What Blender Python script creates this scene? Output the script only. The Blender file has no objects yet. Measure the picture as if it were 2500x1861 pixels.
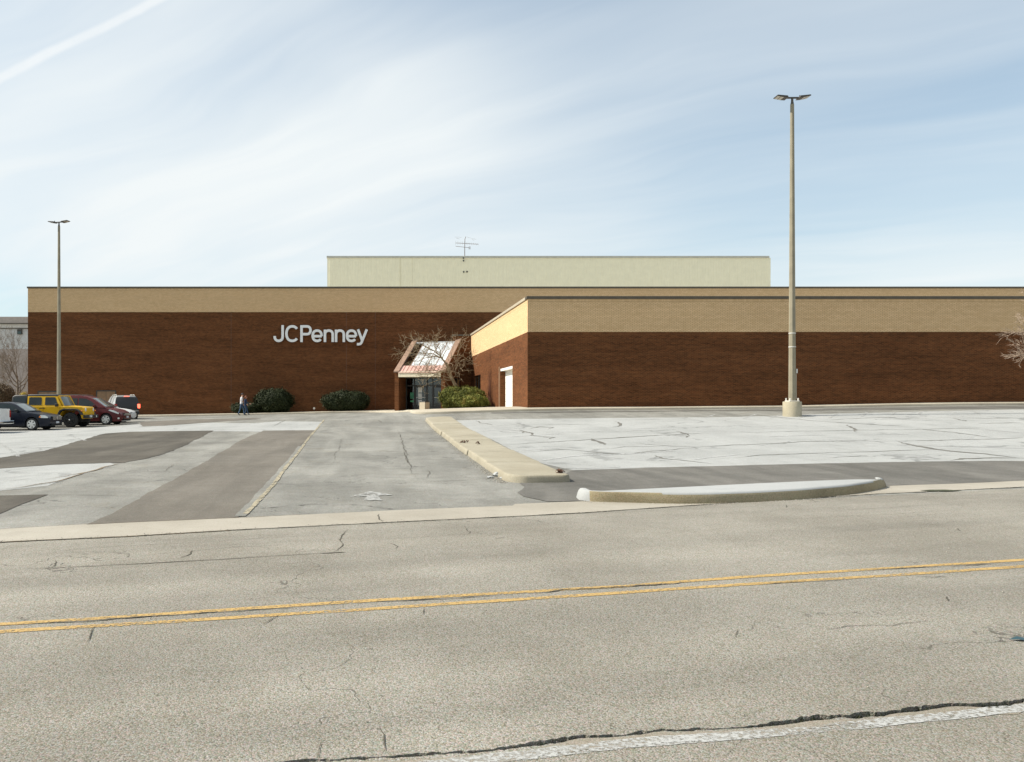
import bpy, bmesh, math, random
import numpy as np
from mathutils import Vector, Matrix
from mathutils.geometry import delaunay_2d_cdt

scene = bpy.context.scene
COL = scene.collection
R = math.radians
random.seed(7)

# ------------------------------------------------------------------ camera
F, CX, HY, EYE = 2000.0, 900.0, 983.0, 1.7      # focal length and principal point in photo pixels, eye height
cam_data = bpy.data.cameras.new('camera')
cam = bpy.data.objects.new('camera', cam_data)
COL.objects.link(cam)
cam.location = (0, 0, EYE)
cam.rotation_euler = (R(90), 0, 0)
cam_data.sensor_width = 36.0
cam_data.lens = 36.0 * F / 2500.0
cam_data.shift_x = (1250 - CX) / 2500.0
cam_data.shift_y = (HY - 930.5) / 2500.0
cam_data.clip_start = 0.05
cam_data.clip_end = 6000
scene.camera = cam

# ------------------------------------------------------------------ light and exposure
SUN_EL, SUN_AZ = R(46), R(-87)     # azimuth measured from +Y (view direction), negative to the left
sun_vec = Vector((math.sin(SUN_AZ) * math.cos(SUN_EL), math.cos(SUN_AZ) * math.cos(SUN_EL), math.sin(SUN_EL)))
sd = bpy.data.lights.new('sun', 'SUN')
sd.energy = 5.0
sd.angle = R(0.53)
sd.color = (1.0, 0.93, 0.82)
sun = bpy.data.objects.new('sun', sd)
COL.objects.link(sun)
sun.rotation_euler = sun_vec.to_track_quat('Z', 'Y').to_euler()
sun.location = (-60, 40, 60)

scene.view_settings.view_transform = 'Standard'
scene.view_settings.look = 'None'
scene.view_settings.exposure = 0.50
scene.view_settings.gamma = 1.0
scene.view_settings.use_curve_mapping = False

world = bpy.data.worlds.new('World')
scene.world = world
world.use_nodes = True

class NT:
    """small helper to write node trees"""
    def __init__(s, tree):
        s.t = tree; s.n = tree.nodes; s.l = tree.links
    def node(s, kind, **kw):
        n = s.n.new(kind)
        for k, v in kw.items():
            setattr(n, k, v)
        return n
    def put(s, sock, v):
        if isinstance(v, bpy.types.NodeSocket):
            s.l.new(v, sock)
        elif v is not None:
            try:
                sock.default_value = v
            except Exception:
                sock.default_value = tuple(v) + (1.0,)
    def math(s, op, a, b=None, c=None, clamp=False):
        n = s.node('ShaderNodeMath', operation=op, use_clamp=clamp)
        s.put(n.inputs[0], a)
        if b is not None: s.put(n.inputs[1], b)
        if c is not None: s.put(n.inputs[2], c)
        return n.outputs[0]
    def vmath(s, op, a, b=None):
        n = s.node('ShaderNodeVectorMath', operation=op)
        s.put(n.inputs[0], a)
        if b is not None: s.put(n.inputs[1], b)
        return n.outputs['Value'] if op in ('DOT_PRODUCT', 'LENGTH') else n.outputs[0]
    def noise(s, vec, scale, detail=2.0, rough=0.5, dist=0.0):
        n = s.node('ShaderNodeTexNoise')
        s.put(n.inputs['Vector'], vec)
        n.inputs['Scale'].default_value = scale
        n.inputs['Detail'].default_value = detail
        n.inputs['Roughness'].default_value = rough
        n.inputs['Distortion'].default_value = dist
        return n.outputs['Fac']
    def ramp(s, fac, lo, hi, smooth=True):
        n = s.node('ShaderNodeMapRange', clamp=True)
        n.interpolation_type = 'SMOOTHSTEP' if smooth else 'LINEAR'
        s.put(n.inputs[0], fac)
        n.inputs[1].default_value = lo; n.inputs[2].default_value = hi
        return n.outputs[0]
    def mixc(s, fac, a, b, mode='MIX'):
        n = s.node('ShaderNodeMix', data_type='RGBA', blend_type=mode)
        s.put(n.inputs[0], fac); s.put(n.inputs[6], a); s.put(n.inputs[7], b)
        return n.outputs[2]
    def mapping(s, vec, scale=(1, 1, 1), rot=(0, 0, 0), loc=(0, 0, 0)):
        n = s.node('ShaderNodeMapping')
        s.put(n.inputs[0], vec)
        n.inputs['Scale'].default_value = scale
        n.inputs['Rotation'].default_value = rot
        n.inputs['Location'].default_value = loc
        return n.outputs[0]
    def sep(s, v):
        n = s.node('ShaderNodeSeparateXYZ'); s.put(n.inputs[0], v); return n.outputs
    def comb(s, x, y, z):
        n = s.node('ShaderNodeCombineXYZ')
        s.put(n.inputs[0], x); s.put(n.inputs[1], y); s.put(n.inputs[2], z)
        return n.outputs[0]

def ray_dir(px, py):
    return Vector(((px - CX) / F, 1.0, -(py - HY) / F)).normalized()

SKY = (11.3, 14.82, 14.7, 8.11)     # where the cloud pattern is cut from
def build_world():
    w = NT(world.node_tree)
    w.n.clear()
    out = w.node('ShaderNodeOutputWorld')
    bg = w.node('ShaderNodeBackground')
    bg.inputs['Strength'].default_value = 0.085
    sky = w.node('ShaderNodeTexSky', sky_type='NISHITA')
    sky.sun_disc = False
    sky.sun_elevation = SUN_EL
    sky.sun_rotation = SUN_AZ
    sky.altitude = 200
    sky.air_density = 1.0
    sky.dust_density = 1.6
    sky.ozone_density = 1.2
    d = w.node('ShaderNodeTexCoord').outputs['Generated']
    x, y, z = w.sep(d)
    # thin cirrus lies on a high flat layer: project the view direction onto it
    h = w.math('ADD', w.math('MAXIMUM', z, 0.0), 0.16)
    u = w.math('DIVIDE', x, h)
    v = w.math('DIVIDE', y, h)
    p = w.comb(u, v, 0.0)
    warp = w.noise(p, 0.55, 3.0, 0.5)
    p2 = w.vmath('ADD', p, w.comb(w.math('MULTIPLY', warp, 0.9), w.math('MULTIPLY', warp, 0.5), 0.0))
    pr = w.mapping(p2, rot=(0, 0, R(35)))
    streak = w.noise(w.mapping(pr, scale=(0.30, 1.15, 1.0), loc=(SKY[0], SKY[1], 0)), 1.0, 5.0, 0.5, 0.2)
    veil = w.noise(w.mapping(p, scale=(0.45, 0.38, 1.0), loc=(SKY[2], SKY[3], 0)), 1.0, 2.0, 0.45)
    fine = w.noise(w.mapping(pr, scale=(0.5, 3.4, 1.0), loc=(9.0, 2.0, 0)), 1.5, 4.0, 0.55, 0.3)
    a = w.ramp(streak, 0.34, 0.72)
    b = w.ramp(veil, 0.36, 0.62)
    c = w.ramp(fine, 0.35, 0.75)
    low = w.ramp(z, 0.42, 0.0)
    cov = w.math('ADD', w.math('MULTIPLY', a, 0.44), w.math('MULTIPLY', b, 0.38))
    cov = w.math('ADD', cov, w.math('MULTIPLY', c, 0.12))
    cov = w.math('ADD', cov, w.math('MULTIPLY', low, 0.26), clamp=True)
    cov = w.math('MULTIPLY_ADD', cov, 0.84, 0.21, clamp=True)
    # a contrail: a narrow great-circle band with a soft broken edge, fading to the right end
    A, B = ray_dir(-40, 212), ray_dir(420, -20)
    n = A.cross(B).normalized()
    dist = w.vmath('DOT_PRODUCT', d, tuple(n))
    wob = w.math('MULTIPLY', w.math('SUBTRACT', w.noise(d, 9.0, 3.0, 0.6), 0.5), 0.011)
    bend = w.math('MULTIPLY', w.math('SUBTRACT', w.noise(d, 22.0, 2.0, 0.5), 0.5), 0.004)
    dd = w.math('ABSOLUTE', w.math('ADD', w.math('ADD', dist, wob), bend))
    edge = w.ramp(dd, 0.0066, 0.0014)
    mid = ((A + B) * 0.5).normalized()
    along = w.ramp(w.vmath('DOT_PRODUCT', d, tuple(mid)), 0.55, 0.9)
    trail = w.math('MULTIPLY', w.math('MULTIPLY', edge, along), w.math('MULTIPLY_ADD', w.noise(d, 30.0, 4.0, 0.6), 0.5, 0.30))
    skyc = w.mixc(1.0, sky.outputs[0], (1.02, 1.30, 1.28), 'MULTIPLY')
    cloud = (7.45, 7.85, 7.95, 1.0)
    col = w.mixc(cov, skyc, cloud)
    col = w.mixc(trail, col, (8.1, 8.3, 8.3, 1.0))
    w.put(bg.inputs['Color'], col)
    w.l.new(bg.outputs[0], out.inputs['Surface'])
build_world()

# ------------------------------------------------------------------ object helpers
def link(o, parent=None):
    COL.objects.link(o)
    if parent is not None:
        o.parent = parent
    return o

def tag(o, label=None, cat=None, group=None, kind=None):
    if label: o['label'] = label
    if cat: o['category'] = cat
    if group: o['group'] = group
    if kind: o['kind'] = kind
    return o

def empty(name, loc=(0, 0, 0), rz=0.0, parent=None):
    o = bpy.data.objects.new(name, None)
    o.empty_display_size = 0.2
    o.location = loc
    o.rotation_euler = (0, 0, rz)
    return link(o, parent)

def smooth_mesh(me, angle=35):
    me.polygons.foreach_set('use_smooth', [True] * len(me.polygons))
    try:
        me.set_sharp_from_angle(angle=R(angle))
    except Exception:
        pass

def mesh_obj(name, verts, faces, mat, parent=None, smooth=None, loc=None, rot=None):
    me = bpy.data.meshes.new(name)
    me.from_pydata([tuple(v) for v in verts], [], faces)
    me.update()
    if mat is not None:
        for m in (mat if isinstance(mat, (list, tuple)) else [mat]):
            me.materials.append(m)
    if smooth: smooth_mesh(me, smooth)
    o = bpy.data.objects.new(name, me)
    if loc is not None: o.location = loc
    if rot is not None: o.rotation_euler = rot
    return link(o, parent)

class MB:
    """collects shapes into one mesh"""
    def __init__(s):
        s.v = []; s.f = []
    def add(s, v, f):
        o = len(s.v)
        s.v += [tuple(p) for p in v]
        s.f += [tuple(i + o for i in q) for q in f]
        return s
    def box(s, x0, x1, y0, y1, z0, z1):
        v = [(x0, y0, z0), (x1, y0, z0), (x1, y1, z0), (x0, y1, z0), (x0, y0, z1), (x1, y0, z1), (x1, y1, z1), (x0, y1, z1)]
        return s.add(v, [(0, 3, 2, 1), (4, 5, 6, 7), (0, 1, 5, 4), (1, 2, 6, 5), (2, 3, 7, 6), (3, 0, 4, 7)])
    def quad(s, a, b, c, d):
        return s.add([a, b, c, d], [(0, 1, 2, 3)])
    def prism(s, poly, axis, lo, hi):
        """extrude a 2D polygon; axis 'y': poly in xz, 'x': poly in yz, 'z': poly in xy"""
        n = len(poly)
        def P(p, t):
            return {'y': (p[0], t, p[1]), 'x': (t, p[0], p[1]), 'z': (p[0], p[1], t)}[axis]
        v = [P(p, lo) for p in poly] + [P(p, hi) for p in poly]
        f = [tuple(range(n))[::-1], tuple(range(n, 2 * n))] + [(i, (i + 1) % n, n + (i + 1) % n, n + i) for i in range(n)]
        return s.add(v, f)
    def tube(s, pts, radii, sides=6, cap=True):
        pts = [Vector(p) for p in pts]
        if not isinstance(radii, (list, tuple)): radii = [radii] * len(pts)
        base = len(s.v)
        prev = None
        for i, p in enumerate(pts):
            t = (pts[min(i + 1, len(pts) - 1)] - pts[max(i - 1, 0)])
            t = t.normalized() if t.length > 1e-9 else Vector((0, 0, 1))
            if prev is None:
                a = Vector((0, 0, 1)) if abs(t.z) < 0.9 else Vector((1, 0, 0))
                u = t.cross(a).normalized()
            else:
                u = (prev - t * prev.dot(t))
                u = u.normalized() if u.length > 1e-6 else t.orthogonal().normalized()
            prev = u
            w_ = t.cross(u)
            for k in range(sides):
                a = 2 * math.pi * k / sides
                q = p + (u * math.cos(a) + w_ * math.sin(a)) * radii[i]
                s.v.append((q.x, q.y, q.z))
        for i in range(len(pts) - 1):
            for k in range(sides):
                a = base + i * sides + k; b = base + i * sides + (k + 1) % sides
                s.f.append((a, b, b + sides, a + sides))
        if cap:
            s.f.append(tuple(base + k for k in range(sides))[::-1])
            e = base + (len(pts) - 1) * sides
            s.f.append(tuple(e + k for k in range(sides)))
        return s
    def lathe(s, prof, sides=24, axis='z', loc=(0, 0, 0)):
        """prof: (radius, height) list"""
        base = len(s.v)
        for r, h in prof:
            for k in range(sides):
                a = 2 * math.pi * k / sides
                c, d = r * math.cos(a), r * math.sin(a)
                p = {'z': (c, d, h), 'y': (c, h, d), 'x': (h, c, d)}[axis]
                s.v.append((p[0] + loc[0], p[1] + loc[1], p[2] + loc[2]))
        for i in range(len(prof) - 1):
            for k in range(sides):
                a = base + i * sides + k; b = base + i * sides + (k + 1) % sides
                s.f.append((a, b, b + sides, a + sides))
        s.f.append(tuple(base + k for k in range(sides)))
        e = base + (len(prof) - 1) * sides
        s.f.append(tuple(e + k for k in range(sides)))
        return s
    def build(s, name, mat, parent=None, smooth=None, bevel=0.0, segs=2, loc=None, rot=None, fix=True):
        me = bpy.data.meshes.new(name)
        me.from_pydata(s.v, [], s.f)
        me.update()
        if fix:
            bm = bmesh.new(); bm.from_mesh(me)
            bmesh.ops.recalc_face_normals(bm, faces=bm.faces)
            bm.to_mesh(me); bm.free()
        for m in (mat if isinstance(mat, (list, tuple)) else [mat]):
            me.materials.append(m)
        if smooth: smooth_mesh(me, smooth)
        o = bpy.data.objects.new(name, me)
        if loc is not None: o.location = loc
        if rot is not None: o.rotation_euler = rot
        link(o, parent)
        if bevel:
            b = o.modifiers.new('bevel', 'BEVEL'); b.width = bevel; b.segments = segs
            b.limit_method = 'ANGLE'; b.angle_limit = R(40)
        return o

def copy_tree(o, parent=None):
    c = o.copy()
    COL.objects.link(c)
    c.parent = parent
    for ch in list(o.children):
        copy_tree(ch, c)
    return c

# ------------------------------------------------------------------ materials
def new_mat(name):
    m = bpy.data.materials.new(name)
    m.use_nodes = True
    t = NT(m.node_tree)
    return m, t, t.n['Principled BSDF']

def plain(name, col, rough=0.5, metal=0.0, spec=0.5, var=0.08, scale=3.0, coat=0.0, emit=None, bump=0.0):
    m, t, p = new_mat(name)
    c = t.node('ShaderNodeTexCoord').outputs['Object']
    n = t.noise(c, scale, 4.0, 0.6)
    lo = tuple(v * (1 - var) for v in col); hi = tuple(min(1, v * (1 + var)) for v in col)
    t.put(p.inputs['Base Color'], t.mixc(t.ramp(n, 0.3, 0.7), lo + (1,), hi + (1,)))
    t.put(p.inputs['Roughness'], t.math('MULTIPLY_ADD', n, 0.2 * rough, rough * 0.9))
    p.inputs['Metallic'].default_value = metal
    p.inputs['Specular IOR Level'].default_value = spec
    p.inputs['Coat Weight'].default_value = coat
    p.inputs['Coat Roughness'].default_value = 0.05
    if emit:
        p.inputs['Emission Color'].default_value = tuple(emit[:3]) + (1,)
        p.inputs['Emission Strength'].default_value = emit[3]
    if bump:
        b = t.node('ShaderNodeBump'); b.inputs['Strength'].default_value = 1.0
        b.inputs['Distance'].default_value = bump
        t.put(b.inputs['Height'], t.noise(c, scale * 8, 3.0)); t.l.new(b.outputs[0], p.inputs['Normal'])
    return m

def ground_mat(name, col, col2, speck=0.25, speck_scale=90.0, big=0.35, bump=0.004, streak=None, stain=0.0, rough=0.9, mid=0.10, third=None, wide=0.0, net=None):
    """asphalt or concrete seen from near to far: mottling at three sizes, aggregate speckle and relief"""
    m, t, p = new_mat(name)
    c = t.node('ShaderNodeTexCoord').outputs['Object']
    n1 = t.noise(c, big, 5.0, 0.6)
    n2 = t.noise(c, 2.7, 4.0, 0.6, 0.3)
    base = t.mixc(t.ramp(n1, 0.30, 0.70), tuple(col) + (1,), tuple(col2) + (1,))
    if third:
        base = t.mixc(t.math('MULTIPLY', t.ramp(t.noise(t.mapping(c, loc=(31, 17, 0)), 0.9, 6.0, 0.65, 0.6), 0.55, 0.75), 0.6), base, tuple(third) + (1,))
    k = t.math('MULTIPLY_ADD', n2, mid * 2, 1.0 - mid)
    if wide:
        wn_ = t.noise(t.mapping(c, scale=(0.9, 0.16, 1), loc=(3, 8, 0)), 1.0, 4.0, 0.6, 0.5)
        k = t.math('MULTIPLY', k, t.math('MULTIPLY_ADD', t.ramp(wn_, 0.3, 0.7), wide * 2, 1.0 - wide))
    if streak:
        s = t.noise(t.mapping(t.mapping(c, rot=(0, 0, -streak)), scale=(0.04, 1.0, 1)), 1.0, 3.0, 0.55)
        k = t.math('MULTIPLY', k, t.math('MULTIPLY_ADD', t.ramp(s, 0.25, 0.75), 0.26, 0.87))
    vor = t.node('ShaderNodeTexVoronoi'); vor.inputs['Scale'].default_value = speck_scale
    t.put(vor.inputs['Vector'], c)
    g = t.sep(vor.outputs['Color'])[0]
    f = t.noise(c, speck_scale * 0.55, 2.0, 0.7)
    vr, vg, vb = t.sep(vor.outputs['Color'])
    base = t.mixc(min(0.5, speck), base, t.mixc(1.0, base, t.comb(t.math('MULTIPLY_ADD', vg, 0.5, 0.75), t.math('MULTIPLY_ADD', vb, 0.2, 0.9), t.math('MULTIPLY_ADD', vr, 0.5, 0.75)), 'MULTIPLY'))
    sp = t.math('ADD', t.math('MULTIPLY', t.math('SUBTRACT', g, 0.5), speck), t.math('MULTIPLY', t.math('SUBTRACT', f, 0.5), speck * 1.6))
    k = t.math('MULTIPLY', k, t.math('ADD', sp, 1.0))
    # the dark pits between the stones
    pit = t.ramp(vor.outputs['Distance'], 0.55, 0.95)
    k = t.math('MULTIPLY', k, t.math('MULTIPLY_ADD', pit, -0.5 * min(1.0, speck * 2), 1.0))
    if stain:
        sn = t.ramp(t.noise(t.mapping(c, loc=(5, 9, 0)), 0.8, 6.0, 0.65, 0.8), 0.52, 0.72)
        k = t.math('MULTIPLY', k, t.math('MULTIPLY_ADD', sn, -stain, 1.0))
    if net:
        # hairline shrinkage cracks: a warped, broken cell network
        sc_, wd_, st_, sq = net
        wv = t.node('ShaderNodeTexNoise'); t.put(wv.inputs['Vector'], c); wv.inputs['Scale'].default_value = sc_ * 2.2; wv.inputs['Detail'].default_value = 4.0
        cw = t.vmath('ADD', c, t.vmath('MULTIPLY', t.vmath('SUBTRACT', wv.outputs['Color'], (0.5, 0.5, 0.5)), (1.1 / sc_, 1.1 / sc_, 0.0)))
        ve = t.node('ShaderNodeTexVoronoi', feature='DISTANCE_TO_EDGE')
        t.put(ve.inputs['Vector'], t.mapping(cw, scale=(sq, 1.0, 0.0))); ve.inputs['Scale'].default_value = sc_
        ln = t.ramp(ve.outputs['Distance'], wd_ * sc_, wd_ * sc_ * 0.3)
        brk = t.ramp(t.noise(t.mapping(c, loc=(13, 2, 0)), sc_ * 0.9, 3.0), 0.44, 0.58)
        k = t.math('MULTIPLY', k, t.math('MULTIPLY_ADD', t.math('MULTIPLY', ln, brk), -st_, 1.0))
    kc = t.comb(k, k, k)
    t.put(p.inputs['Base Color'], t.mixc(1.0, base, kc, 'MULTIPLY'))
    p.inputs['Roughness'].default_value = rough
    p.inputs['Specular IOR Level'].default_value = 0.25
    b = t.node('ShaderNodeBump'); b.inputs['Strength'].default_value = 1.0
    b.inputs['Distance'].default_value = bump
    hgt = t.math('ADD', t.math('MULTIPLY', vor.outputs['Distance'], -0.6), f)
    t.put(b.inputs['Height'], hgt)
    t.l.new(b.outputs[0], p.inputs['Normal'])
    return m

def paint_mat(name, col, wear=0.5, scale=14.0):
    """road paint worn through to the asphalt below"""
    m, t, p = new_mat(name)
    c = t.node('ShaderNodeTexCoord').outputs['Object']
    n = t.noise(c, scale, 6.0, 0.7)
    n2 = t.noise(c, 1.3, 3.0, 0.6)
    k = t.math('ADD', t.math('MULTIPLY', n, 0.7), t.math('MULTIPLY', n2, 0.3))
    a = t.ramp(k, wear - 0.09, wear + 0.07)
    v = t.math('MULTIPLY_ADD', t.noise(c, 60.0, 2.0), 0.35, 0.82)
    t.put(p.inputs['Base Color'], t.mixc(1.0, tuple(col) + (1,), t.comb(v, v, v), 'MULTIPLY'))
    p.inputs['Roughness'].default_value = 0.75
    t.put(p.inputs['Alpha'], a)
    return m

def brick_mat(name, c1, c2, mortar, streak=0.35, soldier=False, dirt=0.0, bw=0.2032, rh=0.0677, ms=0.010):
    m, t, p = new_mat(name)
    tc = t.node('ShaderNodeTexCoord')
    x, y, z = t.sep(tc.outputs['Object'])
    nx, ny, nz = t.sep(tc.outputs['Normal'])
    side = t.math('GREATER_THAN', t.math('ABSOLUTE', nx), t.math('ABSOLUTE', ny))
    u = t.math('ADD', t.math('MULTIPLY', y, side), t.math('MULTIPLY', x, t.math('SUBTRACT', 1.0, side)))
    vec = t.comb(z, u, 0.0) if soldier else t.comb(u, z, 0.0)
    b = t.node('ShaderNodeTexBrick')
    t.put(b.inputs['Vector'], vec)
    b.inputs['Color1'].default_value = tuple(c1) + (1,)
    b.inputs['Color2'].default_value = tuple(c2) + (1,)
    b.inputs['Mortar'].default_value = tuple(mortar) + (1,)
    b.inputs['Scale'].default_value = 1.0
    b.inputs['Brick Width'].default_value = bw
    b.inputs['Row Height'].default_value = rh
    b.inputs['Mortar Size'].default_value = ms
    b.inputs['Mortar Smooth'].default_value = 0.2
    b.inputs['Bias'].default_value = -0.1
    if soldier: b.offset = 0.0
    # runs of darker bricks along the courses, and broad weathering
    s1 = t.noise(t.comb(t.math('MULTIPLY', u, 0.9), t.math('MULTIPLY', z, 7.0), 0.0), 1.0, 4.0, 0.7)
    s2 = t.noise(t.comb(t.math('MULTIPLY', u, 0.18), t.math('MULTIPLY', z, 1.1), 4.0), 1.0, 4.0, 0.6)
    s3 = t.noise(t.comb(t.math('MULTIPLY', u, 3.0), t.math('MULTIPLY', z, 14.0), 8.0), 1.0, 2.0, 0.7)
    k = t.math('ADD', t.math('ADD', t.math('MULTIPLY', t.math('SUBTRACT', s1, 0.5), streak * 1.5), t.math('MULTIPLY', t.math('SUBTRACT', s2, 0.5), streak * 1.3)),
               t.math('MULTIPLY', t.math('SUBTRACT', s3, 0.5), streak * 0.9))
    k = t.math('MAXIMUM', t.math('ADD', k, 1.0), 0.25)
    t.put(p.inputs['Base Color'], t.mixc(1.0, b.outputs['Color'], t.comb(k, k, k), 'MULTIPLY'))
    p.inputs['Roughness'].default_value = 0.9
    p.inputs['Specular IOR Level'].default_value = 0.12
    bp = t.node('ShaderNodeBump'); bp.invert = True
    bp.inputs['Distance'].default_value = 0.006
    t.put(bp.inputs['Height'], b.outputs['Fac'])
    t.l.new(bp.outputs[0], p.inputs['Normal'])
    return m

def glass_mat(name, tint=(0.35, 0.40, 0.40), refl=0.25, rough=0.02):
    """a pane: part mirror, part see-through"""
    m, t, p = new_mat(name)
    out = t.n['Material Output']
    g = t.node('ShaderNodeBsdfGlossy'); g.inputs['Roughness'].default_value = rough
    g.inputs['Color'].default_value = (0.9, 0.95, 0.97, 1)
    c = t.node('ShaderNodeTexCoord').outputs['Object']
    tr = t.node('ShaderNodeBsdfTransparent')
    v = t.math('MULTIPLY_ADD', t.noise(c, 0.8, 2.0), 0.2, 0.9)
    t.put(tr.inputs['Color'], t.mixc(1.0, tuple(tint) + (1,), t.comb(v, v, v), 'MULTIPLY'))
    fr = t.node('ShaderNodeFresnel'); fr.inputs['IOR'].default_value = 1.5
    mx = t.node('ShaderNodeMixShader')
    t.put(mx.inputs[0], t.math('ADD', fr.outputs[0], refl, clamp=True))
    t.l.new(tr.outputs[0], mx.inputs[1]); t.l.new(g.outputs[0], mx.inputs[2])
    t.l.new(mx.outputs[0], out.inputs['Surface'])
    return m

ROAD_ANGLE = math.atan(0.30)
M = {}
M['road'] = ground_mat('road_asphalt', (0.192, 0.177, 0.145), (0.262, 0.245, 0.206), speck=0.56, speck_scale=105.0, bump=0.0060, streak=ROAD_ANGLE, mid=0.06, stain=0.03, net=(0.42, 0.006, 0.5, 0.6))
M['road_shoulder'] = ground_mat('shoulder_asphalt', (0.200, 0.180, 0.150), (0.255, 0.235, 0.200), speck=0.5, speck_scale=64.0, bump=0.007, streak=ROAD_ANGLE, stain=0.10)
M['drive'] = ground_mat('drive_asphalt', (0.168, 0.164, 0.146), (0.230, 0.225, 0.202), speck=0.3, speck_scale=60.0, bump=0.004, stain=0.22, mid=0.16, third=(0.185, 0.165, 0.125), wide=0.16, net=(0.55, 0.018, 0.42, 0.7))
M['lot'] = ground_mat('bleached_lot', (0.285, 0.289, 0.279), (0.335, 0.339, 0.328), speck=0.22, speck_scale=60.0, bump=0.003, mid=0.09, stain=0.07, third=(0.262, 0.262, 0.248), wide=0.05, net=(0.30, 0.075, 0.34, 0.45))
M['patch'] = ground_mat('new_patch', (0.122, 0.109, 0.090), (0.147, 0.133, 0.112), speck=0.28, speck_scale=70.0, bump=0.003, mid=0.14, stain=0.12, wide=0.14)
M['patch_dark'] = ground_mat('dark_patch', (0.066, 0.058, 0.046), (0.090, 0.081, 0.066), speck=0.30, speck_scale=70.0, bump=0.003, mid=0.18, third=(0.115, 0.105, 0.088), wide=0.2)
M['sealed'] = ground_mat('sealed_strip', (0.102, 0.097, 0.086), (0.134, 0.127, 0.113), speck=0.28, speck_scale=70.0, bump=0.003, mid=0.2, third=(0.155, 0.15, 0.135), wide=0.2)
M['gutter'] = ground_mat('gutter_concrete', (0.275, 0.250, 0.205), (0.345, 0.318, 0.268), speck=0.16, speck_scale=110.0, bump=0.0015, stain=0.10, mid=0.08)
M['kerb'] = ground_mat('kerb_concrete', (0.27, 0.242, 0.180), (0.335, 0.305, 0.237), speck=0.18, speck_scale=90.0, bump=0.002, stain=0.16, mid=0.12, third=(0.26, 0.22, 0.14))
M['white_concrete'] = ground_mat('pale_concrete', (0.310, 0.316, 0.310), (0.36, 0.366, 0.360), speck=0.12, speck_scale=120.0, bump=0.0015, stain=0.07, mid=0.06)
M['walk'] = ground_mat('walk_concrete', (0.36, 0.32, 0.25), (0.43, 0.39, 0.31), speck=0.15, speck_scale=90.0, bump=0.002, stain=0.12)
M['tar'] = plain('crack_filler', (0.125, 0.118, 0.102), 0.8, var=0.35, scale=3)
M['crack'] = plain('open_crack', (0.060, 0.052, 0.037), 0.95, var=0.4, scale=20)
M['sand'] = ground_mat('joint_sand', (0.215, 0.190, 0.150), (0.255, 0.228, 0.185), speck=0.3, speck_scale=120.0, bump=0.003, mid=0.12)
M['moss'] = plain('mossy_soil', (0.040, 0.044, 0.017), 0.95, var=0.5, scale=40, bump=0.01)
M['dirt'] = plain('kerb_dirt', (0.16, 0.12, 0.075), 0.95, var=0.35, scale=14, bump=0.006)
M['yellow_paint'] = paint_mat('yellow_road_paint', (0.40, 0.262, 0.090), wear=0.46, scale=30.0)
M['old_yellow'] = paint_mat('faded_yellow_paint', (0.315, 0.275, 0.190), wear=0.47, scale=10)
M['white_paint'] = paint_mat('white_road_paint', (0.36, 0.36, 0.345), wear=0.50, scale=34.0)
M['faint_white'] = paint_mat('faded_white_paint', (0.41, 0.41, 0.40), wear=0.47, scale=8)
M['brown_brick'] = brick_mat('brown_brick', (0.138, 0.046, 0.017), (0.072, 0.024, 0.010), (0.165, 0.086, 0.038), streak=0.80)
M['brown_soldier'] = brick_mat('brown_soldier', (0.138, 0.046, 0.017), (0.072, 0.024, 0.010), (0.165, 0.086, 0.038), streak=0.45, soldier=True)
M['tan_brick'] = brick_mat('tan_brick', (0.78, 0.560, 0.325), (0.68, 0.475, 0.260), (0.32, 0.195, 0.095), streak=0.16)
M['tan_soldier'] = brick_mat('tan_soldier', (0.78, 0.560, 0.325), (0.68, 0.475, 0.260), (0.32, 0.195, 0.095), streak=0.16, soldier=True)
M['coping'] = plain('dark_coping', (0.085, 0.070, 0.048), 0.5, var=0.15)
M['roof'] = plain('roof_membrane', (0.3, 0.29, 0.27), 0.9)
M['cream'] = plain('cream_panel', (0.88, 0.82, 0.60), 0.5, var=0.03, scale=1.5)
M['fascia'] = plain('cream_fascia', (0.72, 0.66, 0.50), 0.5, var=0.05)
M['copper'] = plain('pink_metal_roof', (0.52, 0.33, 0.28), 0.45, var=0.12, scale=4)
M['frame'] = plain('dark_frame', (0.030, 0.030, 0.026), 0.4, var=0.1)
M['dark'] = plain('dark_interior', (0.025, 0.026, 0.024), 0.9)
M['grey_inside'] = plain('grey_interior', (0.10, 0.10, 0.095), 0.9)
M['paper'] = plain('white_paper', (0.66, 0.69, 0.68), 0.7, var=0.06)
M['green'] = plain('green_poster', (0.05, 0.22, 0.13), 0.6, var=0.3)
M['white_door'] = plain('white_door', (0.80, 0.78, 0.72), 0.5, var=0.04)
M['brown_door'] = plain('brown_door', (0.19, 0.115, 0.06), 0.6, var=0.12)
M['sign'] = plain('white_letter', (0.80, 0.81, 0.80), 0.4, var=0.03)
M['sign_side'] = plain('letter_return', (0.30, 0.28, 0.25), 0.5)
M['glass'] = glass_mat('door_glass', (0.45, 0.48, 0.45), 0.03)
M['sky_glass'] = plain('pale_skylight', (0.56, 0.60, 0.62), 0.25, var=0.25, scale=1.1, spec=0.8)  # even pale blue-grey, opaque with a soft gloss
M['sky_glass_dark'] = glass_mat('dark_window_shaded_pane', (0.16, 0.18, 0.20), 0.10, 0.06)  # window glass, also the skylight pane darkened for the wing's shade
M['steel'] = plain('galvanised_steel', (0.33, 0.29, 0.22), 0.55, metal=0.0, var=0.16, scale=1.2)
M['pole'] = plain('pole_concrete', (0.245, 0.215, 0.150), 0.75, var=0.14, scale=1.5)
M['plinth'] = ground_mat('plinth_concrete', (0.33, 0.29, 0.20), (0.42, 0.38, 0.29), speck=0.15, speck_scale=60.0, bump=0.002, stain=0.2)
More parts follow.
